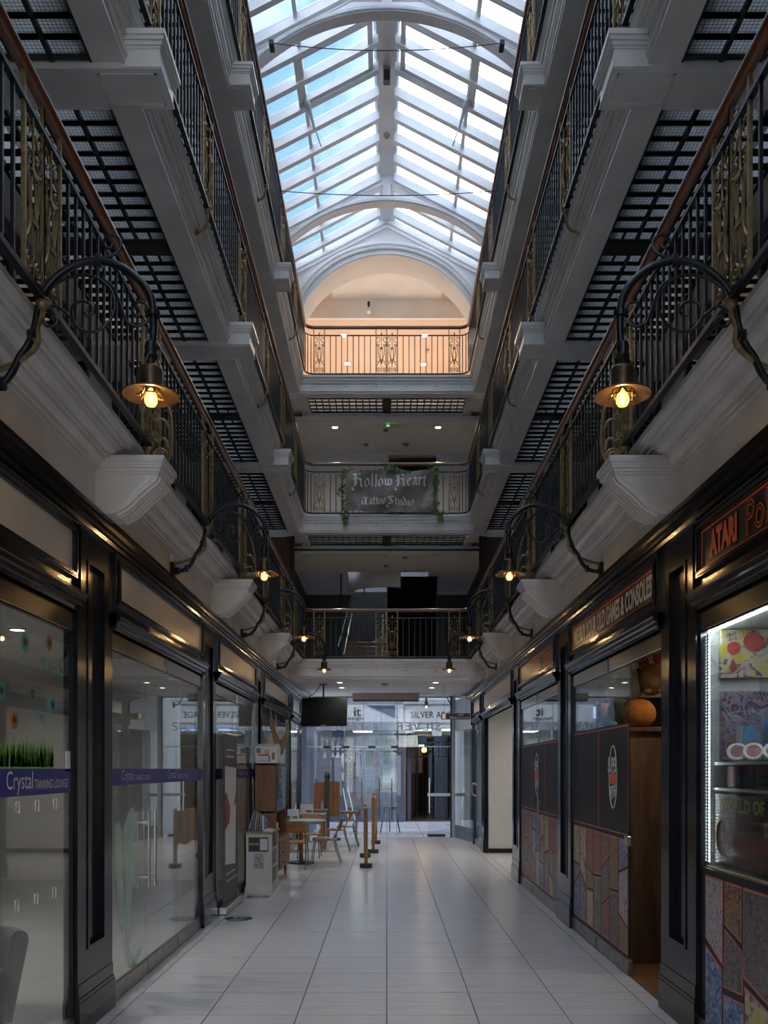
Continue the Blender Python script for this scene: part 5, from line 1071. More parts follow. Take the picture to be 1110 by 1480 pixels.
for x in (1.18, 1.62): MB().tube([(x, 17.895, 2.78), (x, 17.895, 3.40)], 0.003, 4).build('wire', M_IRON, t)
t = thing('television', 'black flat television hung from the entrance ceiling by a pole', 'television', (-1.32, 18.1, 2.55))
Mt = Matrix.Translation((-1.29, 18.1, 2.82)) @ Matrix.Rotation(R(-8), 4, 'Z') @ Matrix.Rotation(R(-6), 4, 'X')
MB().bbox(-0.48, 0.48, -0.03, 0.03, -0.30, 0.30, 0.008).xf(Mt).build('casing', M_SIGNBLK, t); MB().box(-0.46, 0.46, -0.034, -0.029, -0.27, 0.28).xf(Mt).build('screen', mat('screen_black', (0.006, 0.006, 0.007), 0.25, var=0.1), t); MB().box(-0.05, 0.05, -0.036, -0.03, -0.29, -0.28).xf(Mt).build('badge', M_SIGN, t)
MB().tube([(-1.31, 18.15, 2.9), (-1.31, 18.15, 3.40)], 0.02, 8).lathe([(0.09, 3.385), (0.09, 3.40)], (-1.31, 18.15, 0), 14).build('ceiling_pole', M_SIGNBLK, t, True)
MB().tube(catmull([(-1.36, 18.15, 3.38), (-1.5, 18.1, 3.2), (-1.62, 18.05, 3.13), (-1.8, 18.0, 3.16), (-1.87, 17.8, 3.2)]), 0.008, 5).build('cable', M_SIGNBLK, t)
# ================================================================== STREET
M_SETT = mat('street_sett_pink', (0.46, 0.36, 0.37), 0.6, var=0.3, vscale=10); M_FLAG = mat('street_flag_blue', (0.46, 0.52, 0.60), 0.5, var=0.15, vscale=6)
o = struct('floor_street', 'street paving in bands outside the entrance')
MB().box(-14, 14, 21.2, 40, -0.3, -0.03).build('paving_bed', M_GROUT, o)
for (a, b, m) in ((21.25, 21.95, M_FLAG), (22.0, 23.0, M_SETT), (23.05, 24.4, M_FLAG), (24.45, 26.2, M_SETT), (26.25, 27.6, M_FLAG)):
    for k in range(-6, 6): MB().box(k*0.9+0.008, (k+1)*0.9-0.008, a, b, -0.06, -0.012).build('paving_slab', m, o)
    MB().box(-14, -5.41, a, b, -0.06, -0.012).box(5.41, 14, a, b, -0.06, -0.012).build('paving_field', m, o)['kind'] = 'stuff'
FY = 27.6; q = FY/F_PX
def fx(px): return (px-VX)*q
def fz(py): return EYE+(VY-py)*q
M_FAC = mat('facade_white', (0.76, 0.75, 0.73), 0.6, var=0.08); M_FACG = mat('facade_grey', (0.34, 0.34, 0.37), 0.6, var=0.1)
t = thing('shop_across_street', 'blue-grey shop across the street with posters in its lit window', 'building', (-0.6, FY, 0))
MB().box(-9, fx(583), FY+3.0, FY+3.3, 0, 3.4).box(fx(583)-0.1, fx(583), FY+0.3, FY+3.2, 0, 3.4).box(-9, fx(583), FY+0.1, FY+3.3, 2.95, 3.1).box(-9, fx(583), FY+0.1, FY+3.3, -0.02, 0.03).build('room_walls', M_FACG, t)
for (a, b) in ((480, 498), (570, 583), (432, 446)):
    MB().box(fx(a), fx(b), FY-0.12, FY+0.15, 0, fz(1056)).box(fx(a)-0.03, fx(b)+0.03, FY-0.15, FY+0.15, 0, fz(1158)).box(fx(a)-0.03, fx(b)+0.03, FY-0.15, FY+0.15, fz(1087), fz(1083)).build('pilaster', M_BLUEFR, t)
    MB().box(fx(a)+0.08, fx(b)-0.08, FY-0.135, FY-0.12, fz(1150), fz(1092)).build('pilaster_panel', M_FACG, t)
MB().box(fx(440), fx(574), FY-0.05, FY+0.15, 0, fz(1167)).build('stall_riser', M_BLUEFR, t)
MB().box(fx(440), fx(583), FY-0.3, FY+0.2, fz(1056), fz(1044)).build('cornice', M_FACG, t)
MB().box(fx(440), fx(583), FY-0.15, FY+0.3, fz(1044), fz(1019)).build('sign_board', M_FAC, t)
MB().box(-9, fx(583), FY-0.1, FY+0.6, fz(1019), 4.5).build('upper_wall', M_FACG, t)
MB().prism([(fx(530), fz(1020)), (fx(571), fz(1020)), (fx(571), fz(1038))], FY-0.17, FY-0.15).build('dark_canopy', M_BLUEFR, t)
text_mesh('it', 'lettering', M_SIGNBLK, t, (fx(512), FY-0.16, fz(1035.5)), (1, 0, 0), (0, 0, 1), 0.22, 0.27, 0.003, bold=0.01); text_mesh('design', 'lettering', M_SIGNBLK, t, (fx(497), FY-0.16, fz(1042)), (1, 0, 0), (0, 0, 1), 0.62, 0.13, 0.003)
MB().box(fx(498), fx(570), FY, FY+0.01, fz(1167), fz(1057)).build('window_pane', M_DOORGL, t); MB().box(fx(446), fx(480), FY, FY+0.01, fz(1167), fz(1057)).build('window_pane', M_DOORGL, t)
MB().box(fx(508), fx(536), FY+1.2, FY+2.2, 2.88, 2.94).build('lit_panel', emis('shop_tube_light', (1, 0.97, 0.92), 5.0), t)
for (a, b, c, d, m) in ((499, 506, 1088, 1102, 6), (516, 522, 1087, 1102, 3), (528, 539, 1087, 1102, 2), (554, 562, 1088, 1100, 2)): MB().box(fx(a)*1.1, fx(b)*1.1, FY+2.95, FY+3.0, fz(d)-0.05, fz(c)+0.1).build('framed_picture', PR[m], t)
PINK = print_mat('pink_poster', [(0.45,0.30,0.30),(0.50,0.22,0.22),(0.48,0.40,0.40),(0.30,0.06,0.07)], 6, 4.4)
for (a, b, c, d) in ((511, 519, 1087, 1108), (540, 549, 1087, 1109), (510, 518, 1112, 1135), (541, 549, 1112, 1135), (505, 544, 1147, 1165), (541, 552, 1147, 1165)):
    MB().box(fx(a), fx(b), FY+0.04, FY+0.05, fz(d), fz(c)).build('poster', PINK, t)
for k in range(7): MB().box(fx(500), fx(568), FY+0.6, FY+0.9, fz(1145)+k*0.115, fz(1145)+k*0.115+0.025).build('shelf', M_FAC, t)
for x in (505, 525, 548, 566): MB().box(fx(x), fx(x)+0.04, FY+0.88, FY+0.92, fz(1165), fz(1110)).build('shelf_post', M_FAC, t)
t = thing('arcade_across_street', 'white fronted arcade entrance across the street with lettered sign', 'building', (1.8, FY, 0))
MB().box(fx(583), 9, FY-0.1, FY+0.5, fz(1052), 4.5).build('front_wall', M_FAC, t)
MB().box(fx(584), 4.5, FY-0.22, FY-0.1, fz(1018), fz(1013)).box(fx(584), 4.5, FY-0.3, FY-0.1, fz(1013), fz(1010)).box(fx(584), 4.5, FY-0.2, FY-0.1, fz(1052), fz(1049)).build('cornice', M_FAC, t)
MB().box(fx(584), 4.3, FY-0.13, FY-0.1, fz(1045), fz(1020)).build('sign_board', mat('sign_cream', (0.78, 0.75, 0.72), 0.5, var=0.04), t)
fr = MB()
for (a, b, c, d) in ((585.2, 760, 1046, 1044.5), (585.2, 760, 1020.5, 1019), (584, 585.2, 1046, 1019)): fr.box(fx(a), fx(b), FY-0.15, FY-0.13, fz(c), fz(d))
fr.build('sign_moulding', M_FACG, t)
text_mesh('SILVER ARCADE', 'lettering', M_SIGNBLK, t, (fx(593.5), FY-0.135, fz(1038)), (1, 0, 0), (0, 0, 1), 1.75, 0.20, 0.003, spacing=1.05)
ab = MB(); n = 20
for i in range(n):
    a, b = 0.58+2.6*i/n, 0.58+2.6*(i+1)/n; h = lambda x: fz(1065)+0.32*math.sqrt(max(0, 1-((x-1.88)/1.32)**2))
    ab.add([(a,FY-0.08,h(a)),(b,FY-0.08,h(b)),(b,FY-0.08,fz(1051)),(a,FY-0.08,fz(1051)),(a,FY+0.5,h(a)),(b,FY+0.5,h(b)),(b,FY+0.5,fz(1051)),(a,FY+0.5,fz(1051))], [(0,1,2,3),(7,6,5,4),(0,4,5,1),(1,5,6,2)])
ab.build('arch_spandrel', M_FAC, t)
MB().bbox(1.42, 1.72, FY-0.16, FY-0.05, fz(1064), fz(1050), 0.01).build('keystone', M_FAC, t)
MB().box(0.5, 0.6, FY, FY+9, 0, 2.9).box(3.2, 3.3, FY, FY+9, 0, 2.9).box(0.5, 3.3, FY+9, FY+9.1, 0, 2.9).build('passage_wall', mat('passage_brown', (0.26, 0.20, 0.15), 0.6, var=0.3, vscale=1.5), t)
MB().box(0.5, 3.3, FY+0.4, FY+9, 2.75, 2.85).build('passage_ceiling', mat('cream_boards', (0.42, 0.36, 0.22), 0.6, var=0.2, stretch=(12, 1, 1)), t)
MB().box(0.5, 3.3, FY, FY+9, -0.05, 0.0).build('passage_floor', mat('brown_floor', (0.13, 0.10, 0.07), 0.45, var=0.2), t)
bm_ = MB().box(-0.012, 0.012, -0.012, 0.012, 0, 0.46).mesh('gate_bar', M_IRON)
for i in range(22): put('gate_bar', bm_, t, loc=(0.62+0.115*i, FY+0.3, fz(1093)))
MB().box(0.58, 3.2, FY+0.28, FY+0.32, fz(1093)-0.03, fz(1093)).box(0.58, 3.2, FY+0.28, FY+0.32, fz(1073), fz(1073)+0.03).build('gate_rail', M_IRON, t)
for (x, y, w_, m) in ((1.02, 31, 0.10, M_DARKWALL), (1.30, 33, 0.10, M_DARKWALL), (1.60, 29.5, 0.45, M_BLUEFR), (0.66, 28.1, 0.12, M_BLUEFR)): MB().box(x, x+w_, y, y+0.2, 0, 2.75).build('passage_pier', m, t)
MB().box(0.66, 1.02, 32.0, 32.05, 0, 1.5).build('salmon_panel', mat('salmon_board', (0.42, 0.20, 0.16), 0.6, var=0.1), t); MB().box(0.66, 1.3, 32.1, 32.2, 1.5, 2.7).build('pale_panel', M_SIGN, t)
MB().box(fx(608), fx(616), FY+1.4, FY+1.6, fz(1078), fz(1075)).build('lit_panel', M_LAMPCOOL, t)
MB().ball((1.3, 30.5, 2.3), 0.09, 10, 8).build('wall_lantern', emis('amber_lamp', (1.0, 0.5, 0.12), 5), t)
MB().box(0.62, 1.25, FY+0.1, FY+0.14, fz(1073), fz(1063)).build('green_notice', mat('dark_green_sign', (0.01, 0.05, 0.03), 0.5, var=0.1), t)
# wall carrying the outdoor lamp
o = struct('wall_street_return', 'rendered return wall outside the entrance'); MB().box(1.875, 3.2, 21.3, 24.4, 0, 3.45).build('wall_face', M_FAC, o); MB().box(-3.2, -1.95, 21.3, 24.4, 0, 3.45).build('wall_face', M_BLUEFR, o)
o = struct('wall_street_front', 'outer wall of the arcade above the entrance'); MB().box(-9, 9, 22.3, 22.45, 3.46, 12.5).build('wall_face', M_FACG, o)
for s in (-1, 1): MB().box(s*3.2, s*9, 22.0, 22.45, 0, 3.46).build('wall_flank', M_FACG, o)
t = thing('street_easel', 'black folding easel standing outside the glass doors', 'easel', (0.1, 22.6, 0))
for a, b in (((-0.16, 22.5, 0), (0.04, 22.6, 1.15)), ((0.34, 22.5, 0), (0.10, 22.6, 1.15)), ((0.08, 22.95, 0), (0.07, 22.6, 1.15))): MB().tube([a, b], 0.016, 6).build('leg', M_IRON, t)
MB().box(-0.1, 0.26, 22.53, 22.55, 0.62, 0.66).build('ledge', M_IRON, t)
MB().bbox(-0.12, 0.28, 22.545, 22.56, 0.66, 1.10, 0.003).build('notice_board', mat('pale_notice', (0.30, 0.38, 0.50), 0.5, var=0.2), t)
t = thing('street_a_board', 'white edged folding board outside the lit shop', 'sign', (-0.95, 26.9, 0))
MB().tube([(-1.15, 26.9, 0.0), (-1.35, 27.0, 1.05)], 0.02, 5).tube([(-0.95, 26.9, 0.0), (-1.2, 27.0, 1.05)], 0.02, 5).build('frame', M_FAC, t)
# ================================================================== CAFE FURNITURE
M_PLY = mat('orange_ply', (0.36, 0.165, 0.055), 0.4, var=0.25, vscale=4, stretch=(1, 1, 6)); M_TUBE = mat('chair_tube', (0.22, 0.21, 0.20), 0.35, metal=0.8, var=0.1); M_TEAK = mat('teak', (0.22, 0.085, 0.028), 0.42, var=0.35, vscale=3, stretch=(5, 5, 0.6))
def chair(x, y, rz_, label):
    t = thing('cafe_chair', label, 'chair', (x, y, 0), rz_, group='plywood cafe chairs')
    # local: faces -y (front), backrest at +y
    se = MB(); n = 8
    prof = [(-0.19+0.38*i/n, 0.445+0.012*math.cos((i/n-0.35)*5)) for i in range(n+1)]
    se.prism([(a, b) for a, b in prof] + [(a, b-0.016) for a, b in reversed(prof)], -0.19, 0.19, 'x'); se.build('seat', M_PLY, t, world=False)
    bk = MB()
    for k in range(8):
        a, b = -0.19+0.0475*k, -0.19+0.0475*(k+1); c = lambda q_: 0.225+0.03*(1-(q_/0.19)**2)
        bk.add([(a,c(a),0.60),(b,c(b),0.60),(b,c(b)+0.05,0.79),(a,c(a)+0.05,0.79),(a,c(a)+0.014,0.60),(b,c(b)+0.014,0.60),(b,c(b)+0.064,0.79),(a,c(a)+0.064,0.79)], [(0,1,2,3),(7,6,5,4),(0,4,5,1),(2,6,7,3),(3,7,4,0),(1,5,6,2)])
    bk.build('backrest', M_PLY, t, world=False)
    for s in (-1, 1):
        MB().tube(catmull([(s*0.20, -0.24, 0.0), (s*0.18, -0.19, 0.38), (s*0.17, -0.13, 0.425), (s*0.165, 0.12, 0.425)], 3), 0.011, 7).build('leg', M_TUBE, t, True, world=False)
        MB().tube(catmull([(s*0.20, 0.27, 0.0), (s*0.18, 0.15, 0.42), (s*0.175, 0.20, 0.56), (s*0.17, 0.262, 0.76)], 3), 0.011, 7).build('leg', M_TUBE, t, True, world=False)
    MB().tube([(-0.185, 0.19, 0.28), (0.185, 0.19, 0.28)], 0.008, 6).tube([(-0.175, -0.13, 0.425), (0.175, -0.13, 0.425)], 0.009, 6).build('stretcher', M_TUBE, t, True, world=False)
chair(-1.52, 14.62, R(180), 'plywood chair with its back to the viewer at the round table')
chair(-1.06, 15.25, R(-90), 'plywood chair side-on at the right of the round table')
chair(-1.44, 16.35, R(0), 'plywood chair on the far side of the round table')
chair(-1.00, 17.55, R(-90), 'plywood chair side-on by the square table')
chair(-0.86, 18.6, R(-90), 'plywood chair furthest back beside the bench')
M_LBLUE = mat('pale_blue_top', (0.30, 0.40, 0.44), 0.3, var=0.08)
t = thing('round_table', 'round pale blue cafe table with dark wooden leg', 'table', (-1.50, 15.35, 0)); MB().lathe([(0.001, 0.725), (0.42, 0.725), (0.43, 0.735), (0.43, 0.75), (0.42, 0.755), (0.001, 0.755)], (-1.50, 15.35, 0), 32).build('table_top', M_LBLUE, t, True); MB().lathe([(0.045, 0.03), (0.035, 0.1), (0.035, 0.725)], (-1.50, 15.35, 0), 12).build('column', M_TEAK, t, True); MB().lathe([(0.24, 0), (0.24, 0.02), (0.05, 0.05)], (-1.50, 15.35, 0), 20).build('foot', M_SIGNBLK, t, True)
def sq_table(x, y, w_, d_, label, top, legm, h=0.74):
    t = thing('square_table', label, 'table', (x, y, 0)); MB().bbox(x-w_/2, x+w_/2, y-d_/2, y+d_/2, h-0.035, h, 0.006).build('table_top', top, t); MB().box(x-w_/2+0.03, x+w_/2-0.03, y-d_/2+0.03, y+d_/2-0.03, h-0.11, h-0.035).build('apron', legm, t)
    for sx in (-1, 1):
        for sy in (-1, 1): MB().box(x+sx*(w_/2-0.05)-0.025, x+sx*(w_/2-0.05)+0.025, y+sy*(d_/2-0.05)-0.025, y+sy*(d_/2-0.05)+0.025, 0, h-0.035).build('leg', legm, t)
sq_table(-1.52, 17.75, 0.55, 0.7, 'square wooden cafe table with grey top', M_BOXG, M_PLY)
sq_table(-1.58, 19.7, 0.50, 0.6, 'square cafe table with green legs near the doors', M_BOXG, mat('green_leg_paint', (0.16, 0.26, 0.16), 0.5, var=0.1))
t = thing('wooden_bench', 'long brown plank counter on steel legs by the entrance glass', 'bench', (-0.9, 20.75, 0)); MB().bbox(-1.42, -0.62, 20.55, 20.95, 0.59, 0.65, 0.008).build('plank', M_TEAK, t)
for x in (-1.38, -0.72): MB().box(x-0.02, x+0.02, 20.6, 20.64, 0, 0.59).box(x-0.02, x+0.02, 20.86, 20.9, 0, 0.59).box(x-0.02, x+0.02, 20.6, 20.9, 0.0, 0.03).build('leg_frame', M_TUBE, t)
t = thing('wooden_settle_back', 'dark brown rounded panel screen with a post behind the tables', 'screen', (-1.38, 20.2, 0))
def rbox(a, b, z0_, z1_, r):
    P = [(a, z0_), (b, z0_)] + [(b-r+r*math.cos(R(q_)), z1_-r+r*math.sin(R(q_))) for q_ in range(0, 91, 15)] + [(a+r-r*math.sin(R(q_)), z1_-r+r*math.cos(R(q_))) for q_ in range(0, 91, 15)]; return P
MB().prism(rbox(-1.68, -1.40, 0.55, 1.34, 0.05), 20.2, 20.24).build('panel', M_TEAK, t); MB().prism(rbox(-1.36, -1.08, 0.55, 1.36, 0.05), 20.2, 20.24).build('panel', M_TEAK, t); MB().box(-1.43, -1.33, 20.16, 20.28, 0, 1.42).box(-1.7, -1.06, 20.15, 20.29, 0, 0.06).build('post', M_DARKFR, t)
MB().lathe([(0.07, 1.42), (0.08, 1.47), (0.06, 1.55), (0.02, 1.58)], (-1.38, 20.22, 0), 12).build('finial', M_DARKFR, t, True)
for i, (x, y, z, w_, h) in enumerate(((-1.63, 15.25, 0.755, 0.2, 0.19), (-1.62, 17.7, 0.74, 0.26, 0.19))):
    t = thing('menu_card', 'white folded menu card on the %s table' % ('round', 'square')[i], 'menu', (x, y, z)); MB().add([(x-w_/2,y,z),(x+w_/2,y,z),(x+w_/2,y+0.03,z+h),(x-w_/2,y+0.03,z+h),(x-w_/2,y+0.003,z),(x+w_/2,y+0.003,z),(x+w_/2,y+0.033,z+h),(x-w_/2,y+0.033,z+h)], [(0,1,2,3),(7,6,5,4),(0,4,5,1),(1,5,6,2),(2,6,7,3),(3,7,4,0)]).build('card', M_LETTER, t)
    MB().add([(x-w_/2,y+0.075,z),(x+w_/2,y+0.075,z),(x+w_/2,y+0.036,z+h),(x-w_/2,y+0.036,z+h),(x-w_/2,y+0.078,z),(x+w_/2,y+0.078,z),(x+w_/2,y+0.039,z+h),(x-w_/2,y+0.039,z+h)], [(0,1,2,3),(7,6,5,4),(0,4,5,1),(1,5,6,2),(2,6,7,3),(3,7,4,0)]).build('rear_leaf', M_LETTER, t)
    MB().box(x-0.01, x+w_/2-0.02, y+0.003, y+0.008, z+0.03, z+0.07).build('print', M_BOXG, t)
t = thing('sauce_bottle', 'thin clear bottle on the far green-legged table', 'bottle', (-1.45, 19.7, 0.74)); MB().lathe([(0.03, 0.74), (0.03, 0.86), (0.012, 0.91), (0.012, 0.95)], (-1.45, 19.7, 0), 10).build('bottle', M_FACG, t, True); MB().lathe([(0.014, 0.95), (0.014, 0.975)], (-1.45, 19.7, 0), 10).build('cap', M_SIGNBLK, t)
t = thing('table_plant', 'tiny potted plant on the round table', 'plant', (-1.70, 15.05, 0.755)); MB().lathe([(0.03, 0.755), (0.04, 0.80)], (-1.70, 15.05, 0), 10).build('pot', M_BOXG, t)
for k in range(6): MB().ball((-1.70+0.03*math.cos(k), 15.05+0.03*math.sin(k), 0.82+0.01*(k % 2)), (0.022, 0.022, 0.014), 6, 4).build('leaf', MATS['plush_green'], t)
# wooden barriers with log bases
M_LOG = mat('log_base', (0.05, 0.045, 0.04), 0.6, var=0.3, vscale=20); M_BARR = mat('barrier_oak', (0.33, 0.17, 0.06), 0.5, var=0.35, vscale=4, stretch=(3, 3, 0.5))
for i, (p0, p1, h) in enumerate((((-0.345, 14.6), (-0.40, 16.35), 0.99), ((-0.265, 17.15), (-0.24, 19.3), 1.10))):
    t = thing('wooden_barrier', ('near', 'far')[i]+' rustic wooden barrier on round bases, seen edge-on', 'barrier', (p0[0], p0[1], 0))
    for (x, y) in (p0, p1):
        MB().lathe([(0.10, 0), (0.105, 0.02), (0.105, 0.06), (0.10, 0.075), (0.001, 0.075)], (x, y, 0), 18).build('log_base', M_LOG, t, True)
        MB().bbox(x-0.03, x+0.03, y-0.022, y+0.022, 0.075, h, 0.008).build('post', M_BARR, t)
    bd = MB(); n = 10
    for k in range(n):
        f0, f1 = k/n, (k+1)/n; X0, Y0_, X1, Y1_ = p0[0]+(p1[0]-p0[0])*f0, p0[1]+0.03+(p1[1]-p0[1]-0.06)*f0, p0[0]+(p1[0]-p0[0])*f1, p0[1]+0.03+(p1[1]-p0[1]-0.06)*f1
        w0, w1 = 0.012*math.sin(k*2.1), 0.012*math.sin((k+1)*2.1); l0, l1 = 0.36+0.03*math.sin(k*1.3), 0.36+0.03*math.sin((k+1)*1.3)
        bd.add([(X0-0.02+w0,Y0_,l0),(X1-0.02+w1,Y1_,l1),(X1-0.02+w1,Y1_,h-0.05),(X0-0.02+w0,Y0_,h-0.05),(X0+0.02+w0,Y0_,l0),(X1+0.02+w1,Y1_,l1),(X1+0.02+w1,Y1_,h-0.05),(X0+0.02+w0,Y0_,h-0.05)], [(0,1,2,3),(7,6,5,4),(0,4,5,1),(3,2,6,7)] + ([(0,3,7,4)] if k == 0 else []) + ([(1,5,6,2)] if k == n-1 else []))
    bd.build('waney_board', M_BARR, t)
# ------------------------------------------------------------------ teak wall unit
t = thing('teak_wall_unit', 'tall teak wall unit with drawers on splayed legs', 'cabinet', (-1.70, 13.0, 0))
x0, x1, y0, y1 = -1.885, -1.525, 12.42, 13.66
MB().box(x0, x1-0.04, y0, y0+0.025, 0.66, 1.72).box(x0, x1-0.04, y1-0.025, y1, 0.66, 1.72).box(x0, x1-0.04, y0, y1, 1.70, 1.73).box(x0, x0+0.02, y0, y1, 0.66, 1.72).box(x0, x1-0.05, y0, y1, 1.02, 1.045).build('upper_case', M_TEAK, t)
MB().box(x0, x1, y0, y1, 0.20, 0.66).build('lower_case', M_TEAK, t); MB().box(x1-0.05, x1-0.035, y0+0.05, y1-0.05, 1.05, 1.69).build('glass_door', M_WINGL, t)
for j in range(3): dr = MB().bbox(x1-0.002, x1+0.012, y0+0.03, y0+0.60, 0.23+0.14*j, 0.355+0.14*j, 0.003).build('drawer', M_TEAK, t); MB().lathe([(0.008, 0), (0.014, 0.015), (0.001, 0.02)], (x1+0.012, y0+0.32, 0.295+0.14*j), 8, 'x').build('knob', M_DARKFR, dr)
MB().bbox(x1-0.002, x1+0.012, y0+0.63, y1-0.03, 0.23, 0.63, 0.003).build('door', M_TEAK, t)
for (x, y) in ((x0+0.05, y0+0.06), (x1-0.05, y0+0.06), (x0+0.05, y1-0.06), (x1-0.05, y1-0.06)): MB().lathe([(0.014, 0), (0.024, 0.20)], (x, y, 0), 10).build('leg', M_TEAK, t, True)
MB().box(x1-0.045, x1-0.005, y0, y0+0.45, 1.22, 1.72).build('card_rack', M_SIGNBLK, t)
rk = random.Random(5)
for j in range(5):
    for i in range(3): MB().box(x1-0.005, x1+0.004, y0+0.03+0.14*i, y0+0.14+0.14*i, 1.25+0.095*j, 1.32+0.095*j).build('leaflet', PR[rk.choice([0, 4, 6])], t)
t = thing('cafe_notice', 'small white notice leaning on the wall unit shelf', 'notice', (-1.54, 12.55, 0.66)); MB().box(x1-0.05, x1-0.035, y0+0.02, y0+0.20, 0.66, 0.88).build('sheet', M_LETTER, t); MB().box(x1-0.036, x1-0.033, y0+0.05, y0+0.17, 0.72, 0.80).build('print', M_BOXG, t)
t = thing('cardboard_box', 'white carton with red brush mark on top of the wall unit', 'box', (-1.66, 12.7, 1.73))
MB().box(-1.86, -1.555, 12.45, 12.85, 1.73, 1.965).build('carton', M_LETTER, t)
MB().add([(-1.86,12.45,1.965),(-1.555,12.45,1.965),(-1.60,12.44,2.01),(-1.80,12.44,2.0)], [(0,1,2,3)]).add([(-1.86,12.85,1.965),(-1.555,12.85,1.965),(-1.6,12.95,2.02),(-1.8,12.95,2.02)], [(0,1,2,3)]).build('flap', M_SIGN, t)
M_RED = mat('red_brush', (0.55, 0.05, 0.02), 0.5, var=0.1); MB().tube([(-1.83, 12.448, 1.845), (-1.70, 12.448, 1.845), (-1.66, 12.448, 1.83), (-1.67, 12.448, 1.75)], 0.010, 5).tube([(-1.71, 12.448, 1.85), (-1.725, 12.448, 1.92)], 0.007, 5).tube([(-1.685, 12.448, 1.85), (-1.68, 12.448, 1.92)], 0.007, 5).build('red_print', M_RED, t)
for (a, b, c, d) in ((-1.85, -1.79, 1.87, 1.94), (-1.63, -1.59, 1.78, 1.88), (-1.82, -1.72, 1.765, 1.772)): MB().box(a, b, 12.446, 12.45, c, d).build('black_print', M_BOXG, t)
# ------------------------------------------------------------------ white leaflet unit
t = thing('white_shelf_unit', 'low white painted shelf unit with posters on its end', 'shelf', (-1.70, 11.95, 0)); M_WUNIT = mat('white_unit_paint', (0.52, 0.51, 0.48), 0.5, var=0.08)
a0, a1, b0_, b1_ = -1.885, -1.52, 11.62, 12.30
MB().box(a0, a1, b0_, b0_+0.025, 0.0, 0.79).box(a0, a1, b1_-0.025, b1_, 0.0, 0.79).box(a0, a0+0.02, b0_, b1_, 0, 0.79).box(a0, a1+0.012, b0_-0.012, b1_+0.012, 0.0, 0.085).build('carcass', M_WUNIT, t)
for z in (0.085, 0.33, 0.57): MB().box(a0+0.02, a1, b0_+0.025, b1_-0.025, z, z+0.02).build('shelf_board', M_WUNIT, t)
MB().bbox(a0, a1+0.02, b0_-0.02, b1_+0.02, 0.79, 0.815, 0.004).build('top', mat('worn_wood_top', (0.30, 0.22, 0.13), 0.5, var=0.3), t)
MB().box(-1.83, -1.57, b0_-0.004, b0_, 0.55, 0.74).build('poster', M_SIGNBLK, t); MB().box(-1.68, -1.58, b0_-0.006, b0_-0.004, 0.57, 0.72).build('poster_print', M_SIGN, t); MB().box(-1.76, -1.63, b0_-0.004, b0_, 0.32, 0.53).build('poster', PR[6], t)
text_mesh("DON'T MISS", 'lettering', M_LETTER, t, (-1.82, b0_-0.006, 0.635), (1, 0, 0), (0, 0, 1), 0.12, 0.03, 0.001)
lc = [PR[3], PR[4], PR[6], PR[2], PR[0], M_LETTER]
for i in range(7):
    x = -1.84+0.035*i; t2 = thing('leaflet_stack', '%s upright bundle of leaflets on the white shelf unit' % ORD[i], 'leaflets', (x, 11.75, 0.815), group='leaflets on the white unit'); Mx = Matrix.Translation((x, 11.72+0.02*i, 0.815)) @ Matrix.Rotation(R(14-3*i), 4, 'Y') @ Matrix.Rotation(R(-8), 4, 'X'); h = 0.30-0.02*i; MB().box(-0.012, 0.012, -0.02, 0.12, 0.004, h).xf(Mx).build('bundle', lc[i % 6], t2)
t2 = thing('leaflet_pile', 'flat pile of leaflets on the white shelf unit', 'leaflets', (-1.57, 11.75, 0.815)); MB().box(-1.64, -1.52, 11.66, 11.84, 0.815, 0.835).build('pile', M_LETTER, t2); MB().box(-1.60, -1.55, 11.70, 11.76, 0.835, 0.855).build('card', M_SIGN, t2)
# ------------------------------------------------------------------ roller banner
t = thing('roller_banner', 'purple and white pull-up banner beside the shop window', 'banner', (-1.84, 10.3, 0)); M_BANP = mat('banner_purple', (0.05, 0.032, 0.05), 0.45, var=0.1)
MB().bbox(-1.90, -1.79, 9.86, 10.86, 0.0, 0.085, 0.012).build('base', M_STEEL2, t); MB().box(-1.852, -1.848, 9.90, 10.82, 0.085, 2.05).build('sheet', M_BANP, t); MB().tube([(-1.85, 9.89, 2.055), (-1.85, 10.83, 2.055)], 0.012, 6).build('top_bar', M_STEEL2, t); MB().tube([(-1.865, 10.36, 0.08), (-1.865, 10.36, 2.05)], 0.01, 6).build('pole', M_STEEL2, t)
sh = MB().prism([(10.05, 0.55), (10.70, 0.50), (10.76, 1.66), (10.02, 1.68)], -1.848, -1.846, 'x').build('white_print', M_LETTER, t); MB().prism([(10.02, 0.95), (10.30, 1.02), (10.34, 1.20), (10.10, 1.38), (10.02, 1.36)], -1.846, -1.8445, 'x').prism([(10.60, 1.20), (10.76, 1.24), (10.76, 1.42)], -1.846, -1.8445, 'x').build('red_print', mat('crimson_print', (0.30, 0.02, 0.03), 0.5, var=0.1), t)
for (z, w_, h, tx) in ((1.86, 0.55, 0.035, 'DISCOVER'), (1.78, 0.5, 0.05, 'BEAUTY'), (0.42, 0.6, 0.03, 'BOOK TODAY'), (0.34, 0.7, 0.03, 'ASK INSIDE')): MB().box(-1.847, -1.8455, 10.1, 10.1+w_, z, z+h*0.5).build('print_line', M_SIGN, t)
